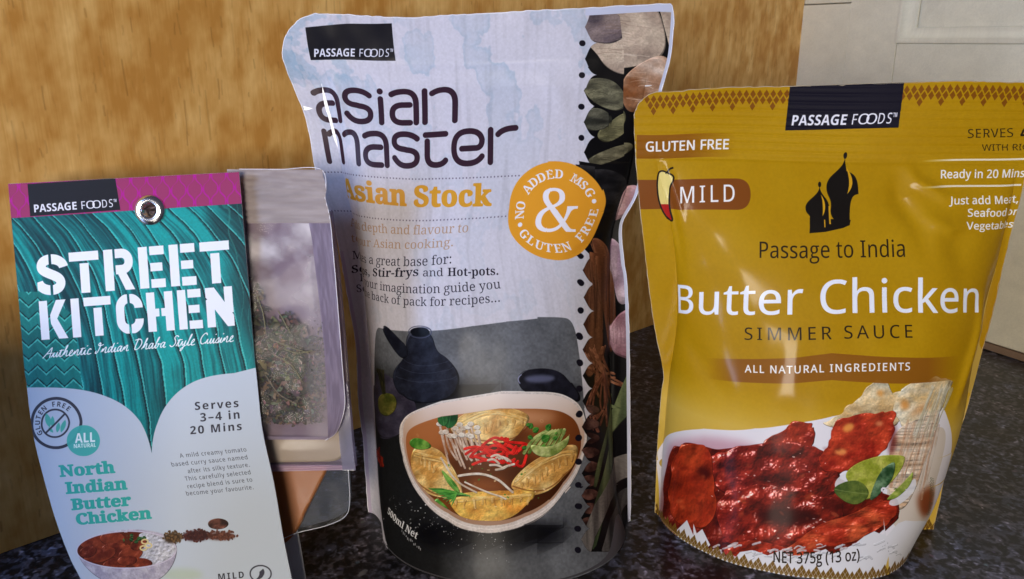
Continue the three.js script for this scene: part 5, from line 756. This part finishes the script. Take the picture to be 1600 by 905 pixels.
{
  const root = thing('meal_kit', 'teal and white card hung over clear sachets of dried herbs, leftmost pack', 'food packet');
  const cm = new THREE.MeshPhysicalMaterial({ map: tex(printCard()), roughness: 0.55, specularIntensity: 0.25, clearcoat: 0.04, clearcoatRoughness: 0.3, side: THREE.DoubleSide });
  const board = new THREE.MeshStandardMaterial({ color: new THREE.Color(0.74, 0.74, 0.76), roughness: 0.7, side: THREE.DoubleSide });
  const card = mesh('card', cardFront, cm, root);
  // the board's thickness and its back leaf behind the sachets
  const T = 0.0005, loop = []; for (let k = 0; k <= 40; k++) loop.push([0, k / 40]); for (let k = 1; k <= 20; k++) loop.push([k / 20, 1]); for (let k = 39; k >= 0; k--) loop.push([1, k / 40]);
  mesh('card_edge', sheet(loop.length - 1, 1, (a, b) => { const q = loop[Math.round(a * (loop.length - 1))], p = cardAt(...q); return [p[0], p[1], p[2] - b * T]; }), board, card);
  mesh('card_back', sheet(40, 60, (a, b) => { const p = cardAt(a * 0.985 + 0.0075, b * 0.955); return [p[0], p[1], p[2] - 0.0175 - 0.004 * Math.sin(Math.PI * b)]; }, awayFromEye), board, root);
  const metal = new THREE.MeshPhysicalMaterial({ color: new THREE.Color(0.80, 0.80, 0.84), metalness: 1, roughness: 0.2 });
  const eye = new THREE.LatheGeometry([[0.0026, -0.003], [0.0026, -0.001], [0.0027, 0.0006], [0.0034, 0.0011], [0.0046, 0.0009], [0.0056, 0.0003], [0.0058, -0.0002]].map((q) => new THREE.Vector2(...q)), 40);
  eye.rotateX(Math.PI / 2 - 0.22); const e = mesh('eyelet', eye, metal, root); e.position.copy(EYE); e.position.z += 0.0004;

  // sachets hang behind the card; films are single thin sheets
  const film = (color, tr, rough, spec = 1) => new THREE.MeshPhysicalMaterial({ color: new THREE.Color(...color), transmission: tr, thickness: 0, roughness: rough, specularIntensity: spec * 0.22, ior: 1.45, side: THREE.DoubleSide });
  const behind = (y, d) => cardZ(y) - d;
  const wav = (x, y, s = 1) => 0.0009 * s * (fbm(x * 70 + 3, y * 60, 2) - 0.5) + 0.00035 * s * Math.sin(y * 900 + x * 300) * sstep(0.155, 0.163, y);
  // a: herbs
  const hR = curve([[0.0640, -0.0735], [0.0660, -0.0702], [0.0690, -0.0682], [0.0740, -0.0664], [0.0780, -0.0657], [0.0972, -0.0668], [0.131, -0.0690], [0.1500, -0.0706], [0.1572, -0.0722], [0.1590, -0.0716], [0.1669, -0.0731]]);
  const wR = curve([[0.06, -0.0722], [0.0970, -0.0735], [0.14, -0.0775], [0.146, -0.0785]]);
  const herbBody = (a, y, s) => { const top = sstep(0.147, 0.125, y), bot = sstep(0.064, 0.072, y); return s * 0.0034 * Math.pow(Math.sin(Math.PI * clamp(a)), 0.6) * top * bot * (0.45 + 0.55 * sstep(0.14, 0.09, y)); };
  const sealM = film([0.44, 0.37, 0.50], 0.5, 0.45), clearM = film([0.86, 0.80, 0.84], 1, 0.10, 0.4), milky = film([0.52, 0.45, 0.45], 0.34, 0.6);
  { // heat seals: a fine diagonal crimp and uneven milkiness
    const cr = tex(paint(512, 512, (i, j) => { const v = 128 + 60 * Math.sin((i + j) * 0.5) + 90 * (fbm(i * 0.05, j * 0.05, 3) - 0.5); return [v, v, v]; }), false); sealM.bumpMap = milky.bumpMap = cr; sealM.bumpScale = milky.bumpScale = 0.00012;
    sealM.transmissionMap = milky.transmissionMap = tex(paint(256, 256, (i, j) => { const v = 255 * clamp(0.45 + 0.9 * fbm(i * 0.03 + 4, j * 0.05, 4)); return [v, v, v]; }), false); sealM.transmission = 0.62; milky.transmission = 0.42;
  }
  { // the film is clouded near the top and the side, clear over the herbs
    const cl = paint(256, 384, (i, j) => { const u = i / 256, v = 1 - j / 384, n = fbm(i * 0.022, j * 0.022, 4), f = fbm(i * 0.12 + 9, j * 0.12, 3); const c = clamp(sstep(0.48, 0.97, v) * (0.1 + 2.2 * (n - 0.38)) + 0.3 * sstep(0.86, 0.97, u) + 0.1 * (f - 0.4)); const t = 255 * (0.97 - 0.6 * c); return [t, t, t]; });
    clearM.transmissionMap = tex(cl, false);
  }
  const hs = mesh('herb_sachet', sheet(60, 130, (a, b) => { const y = lerp(0.0655, 0.1469, b), x = lerp(-0.150, wR(y), a); return [x, y, behind(y, 0.0045) + herbBody(a, y, 1) + wav(x, y, 1.6)]; }), clearM, root);
  mesh('seal', mergeGeometries([
    sheet(10, 130, (a, b) => { const y = lerp(0.0642, 0.1470, b), x = lerp(wR(y), hR(y), a); return [x, y, behind(y, 0.0045) + wav(x, y)]; }),
    sheet(40, 8, (a, b) => { const y = lerp(0.0642, 0.0655, b), x = lerp(-0.150, wR(y), a); return [x, y, behind(y, 0.0045)]; })]), sealM, hs);
  mesh('top_seal', sheet(60, 60, (a, b) => { const y = lerp(0.1470, 0.1672, b), x = lerp(lerp(-0.150, -0.110, sstep(0.150, 0.162, y)), hR(y), a); return [x, y, behind(y, 0.0045) + wav(x, y, 1.3) + 0.0002 * Math.sin(y * 2600)]; }, awayFromEye), milky, hs);
  mesh('back_film', sheet(60, 60, (a, b) => { const y = lerp(0.0645, 0.1665, b), x = lerp(lerp(-0.150, -0.110, sstep(0.150, 0.162, y)), hR(y) - 0.0003, a); return [x, y, behind(y, 0.0056) - herbBody(a, y, 0.9)]; }, awayFromEye), film([0.40, 0.34, 0.40], 0.40, 0.6), hs);
  mesh('film_edge', tube([[-0.105, 0.1673, behind(0.1673, 0.0045)], [-0.09, 0.1672, behind(0.1672, 0.0045)], ...[0.1669, 0.16, 0.1572, 0.15, 0.131, 0.11, 0.0972, 0.085, 0.078, 0.074, 0.069, 0.066, 0.064].map((y) => [hR(y), y, behind(y, 0.0045)])], 0.00016), film([0.9, 0.88, 0.95], 0.1, 0.25), hs);
  { // dried herb flakes: a settled heap, a few stalks, stray specks near the seal
    const parts = [], flake = (x, y, z, s, tone) => { const n = 3, g = sheet(n, 2, (a, b) => { const w = Math.sin(Math.PI * (0.12 + 0.8 * a)); return [(a - 0.5) * s, (b - 0.5) * s * 0.5 * w + 0.1 * s * Math.sin(a * 5 + x * 1e4), 0.16 * s * Math.sin(a * 4 + y * 1e4) * (b + 0.3)]; }); g.rotateX(rr(-0.8, 0.8)); g.rotateY(rr(-0.8, 0.8)); g.rotateZ(rr(0, 6.28)); g.translate(x, y, z); const col = []; for (let k = 0; k < g.attributes.position.count; k++) col.push(tone[0], tone[1], tone[2]); g.setAttribute('color', new THREE.Float32BufferAttribute(col, 3)); parts.push(g); };
    const tones = [[0.030, 0.034, 0.014], [0.055, 0.055, 0.028], [0.10, 0.09, 0.055], [0.028, 0.040, 0.026], [0.17, 0.15, 0.10], [0.045, 0.056, 0.045]];
    const heap = (x) => 0.1085 + 0.018 * sstep(-0.083, -0.11, x) + 0.004 * Math.sin(x * 420);
    for (let k = 0; k < 3000; k++) {
      const a = Math.pow(rnd(), 0.8), x = lerp(-0.128, -0.0738, a), y0 = 0.0705, h = heap(x), y = lerp(y0, h, Math.pow(rnd(), 1.15)), nearTop = sstep(h - 0.012, h, y); if (rnd() < nearTop * 0.8) continue;
      const s = rr(0.0013, 0.0052) * (y > 0.078 ? 1 : 0.6) * (x > -0.0775 ? 0.45 : 1), aa = (x + 0.15) / (wR(y) + 0.15);
      flake(x, y, behind(y, 0.0052) + herbBody(aa, y, rr(-0.5, 0.7)), s, tones[Math.floor(rnd() * tones.length)].map((c) => c * rr(0.9, 2.0)));
    }
    for (let k = 0; k < 46; k++) { const y = rr(0.095, 0.147), x = -0.0765 + rr(-0.0035, 0.0015); flake(x, y, behind(y, 0.0048), rr(0.0004, 0.0012), [0.06, 0.05, 0.05]); }
    mesh('dried_herb', mergeGeometries(parts), new THREE.MeshStandardMaterial({ vertexColors: true, roughness: 0.85, side: THREE.DoubleSide }), hs).userData.kind = 'stuff';
    const st = [[[-0.0985, 0.120], [-0.0965, 0.114], [-0.0955, 0.106]], [[-0.0905, 0.1145], [-0.088, 0.110], [-0.086, 0.106]], [[-0.094, 0.104], [-0.087, 0.101], [-0.079, 0.0985]], [[-0.093, 0.098], [-0.086, 0.094], [-0.082, 0.088]], [[-0.096, 0.090], [-0.091, 0.083], [-0.084, 0.079]], [[-0.0885, 0.1], [-0.0835, 0.0985], [-0.0775, 0.0995]]];
    for (const q of st) mesh('stalk', tube(q.map(([x, y]) => [x, y, behind(y, 0.0020)]), 0.0002, false, 14, 5), new THREE.MeshStandardMaterial({ color: new THREE.Color(0.24, 0.22, 0.13), roughness: 0.8 }), hs);
  }
  // b: pale paste in a larger clear sachet
  const pR = curve([[0.0503, -0.0624], [0.06, -0.0634], [0.075, -0.0645], [0.0972, -0.0660], [0.131, -0.0686], [0.155, -0.0712]]);
  const ps = mesh('paste_sachet', sheet(60, 90, (a, b) => { const y = lerp(0.0522, 0.15, b), x = lerp(-0.150, pR(y), a); return [x, y, behind(y, 0.0085) + wav(x, y, 1.6) + 0.0012 * Math.exp(-(((y - 0.058) / 0.006) ** 2)) * sstep(1, 0.7, a)]; }), film([0.84, 0.80, 0.90], 0.93, 0.16), root);
  mesh('paste', (() => { const s = new THREE.Shape(), X0 = -0.13, X1 = -0.0683, Y0 = 0.0546, Y1 = 0.0680; s.moveTo(X0, Y0 - 0.001); s.lineTo(X1 - 0.006, Y0); s.quadraticCurveTo(X1, Y0, X1, Y0 + 0.004); s.quadraticCurveTo(X1 - 0.0006, Y1 - 0.002, X1 - 0.003, Y1); s.lineTo(X0, Y1); const g = new THREE.ExtrudeGeometry(s, { depth: 0.001, bevelEnabled: true, bevelThickness: 0.0016, bevelSize: 0.0014, bevelSegments: 4, curveSegments: 10 }); g.rotateX(-0.22); return g; })(), new THREE.MeshPhysicalMaterial({ color: new THREE.Color(0.46, 0.40, 0.22), roughness: 0.6, clearcoat: 0.1, clearcoatRoughness: 0.3 }), ps).position.set(0, 0.0006, 0.0564);
  mesh('bottom_seal', sheet(60, 10, (a, b) => { const y = lerp(0.0490 + 0.0014 * a, 0.0524, b), x = lerp(-0.150, pR(y), a); return [x, y, behind(y, 0.0085) + 0.00022 * Math.sin(x * 4200 + y * 4200)]; }), film([0.56, 0.40, 0.56], 0.5, 0.22, 3), ps);
  mesh('side_seal', sheet(14, 60, (a, b) => { const y = lerp(0.0505, 0.085, b), x = lerp(pR(y) - 0.0052, pR(y), a); return [x, y, behind(y, 0.0078) + 0.00016 * Math.sin(x * 6000 + y * 4200)]; }), film([0.50, 0.50, 0.66], 0.7, 0.10, 4), ps);
  mesh('back_film', sheet(20, 20, (a, b) => { const y = lerp(0.0500, 0.15, b), x = lerp(-0.150, pR(y) - 0.0002, a); return [x, y, behind(y, 0.0125)]; }, awayFromEye), film([0.60, 0.56, 0.68], 0.75, 0.25), ps);
  // c: orange sauce in a third sachet
  const sR = curve([[0.0225, -0.0880], [0.0255, -0.0760], [0.0285, -0.0690], [0.031, -0.0668], [0.036, -0.0660], [0.05, -0.0665], [0.06, -0.067]]);
  const ss = mesh('sauce_sachet', sheet(50, 50, (a, b) => { const y = lerp(0.0215, 0.062, b), x = lerp(-0.150, sR(y), a); return [x, y, behind(y, 0.0130) + wav(x, y, 2) + 0.0016 * sstep(0.75, 0.4, a)]; }), film([0.86, 0.90, 0.96], 0.98, 0.10), root);
  mesh('sauce', (() => { const s = new THREE.Shape(); s.moveTo(-0.13, 0.06); s.lineTo(-0.0735, 0.0600); s.quadraticCurveTo(-0.0745, 0.052, -0.0775, 0.046); s.lineTo(-0.0858, 0.0300); s.quadraticCurveTo(-0.0885, 0.022, -0.094, 0.018); s.lineTo(-0.13, 0.012); const g = new THREE.ExtrudeGeometry(s, { depth: 0.001, bevelEnabled: true, bevelThickness: 0.0016, bevelSize: 0.0012, bevelSegments: 4 }); g.rotateX(-0.22); return g; })(), new THREE.MeshPhysicalMaterial({ color: new THREE.Color(0.46, 0.13, 0.008), roughness: 0.35, clearcoat: 0.5, clearcoatRoughness: 0.15 }), ss).position.set(0, 0.0002, 0.0518);
  mesh('film_edge', tube([[-0.0960, 0.0190, behind(0.019, 0.013)], [-0.0880, 0.0225, behind(0.0225, 0.013)], ...[0.0255, 0.0285, 0.031, 0.036, 0.05].map((y) => [sR(y), y, behind(y, 0.013)])], 0.00015), film([0.8, 0.82, 0.92], 0.1, 0.25), ss);
  mesh('back_film', sheet(20, 20, (a, b) => { const y = lerp(0.0215, 0.062, b), x = lerp(-0.150, sR(y), a); return [x, y, behind(y, 0.0165)]; }), film([0.34, 0.38, 0.50], 0.88, 0.2), ss);
}
scene.traverse((o) => { if (o.isLight) o.castShadow = true; });
renderer.render(scene, camera);
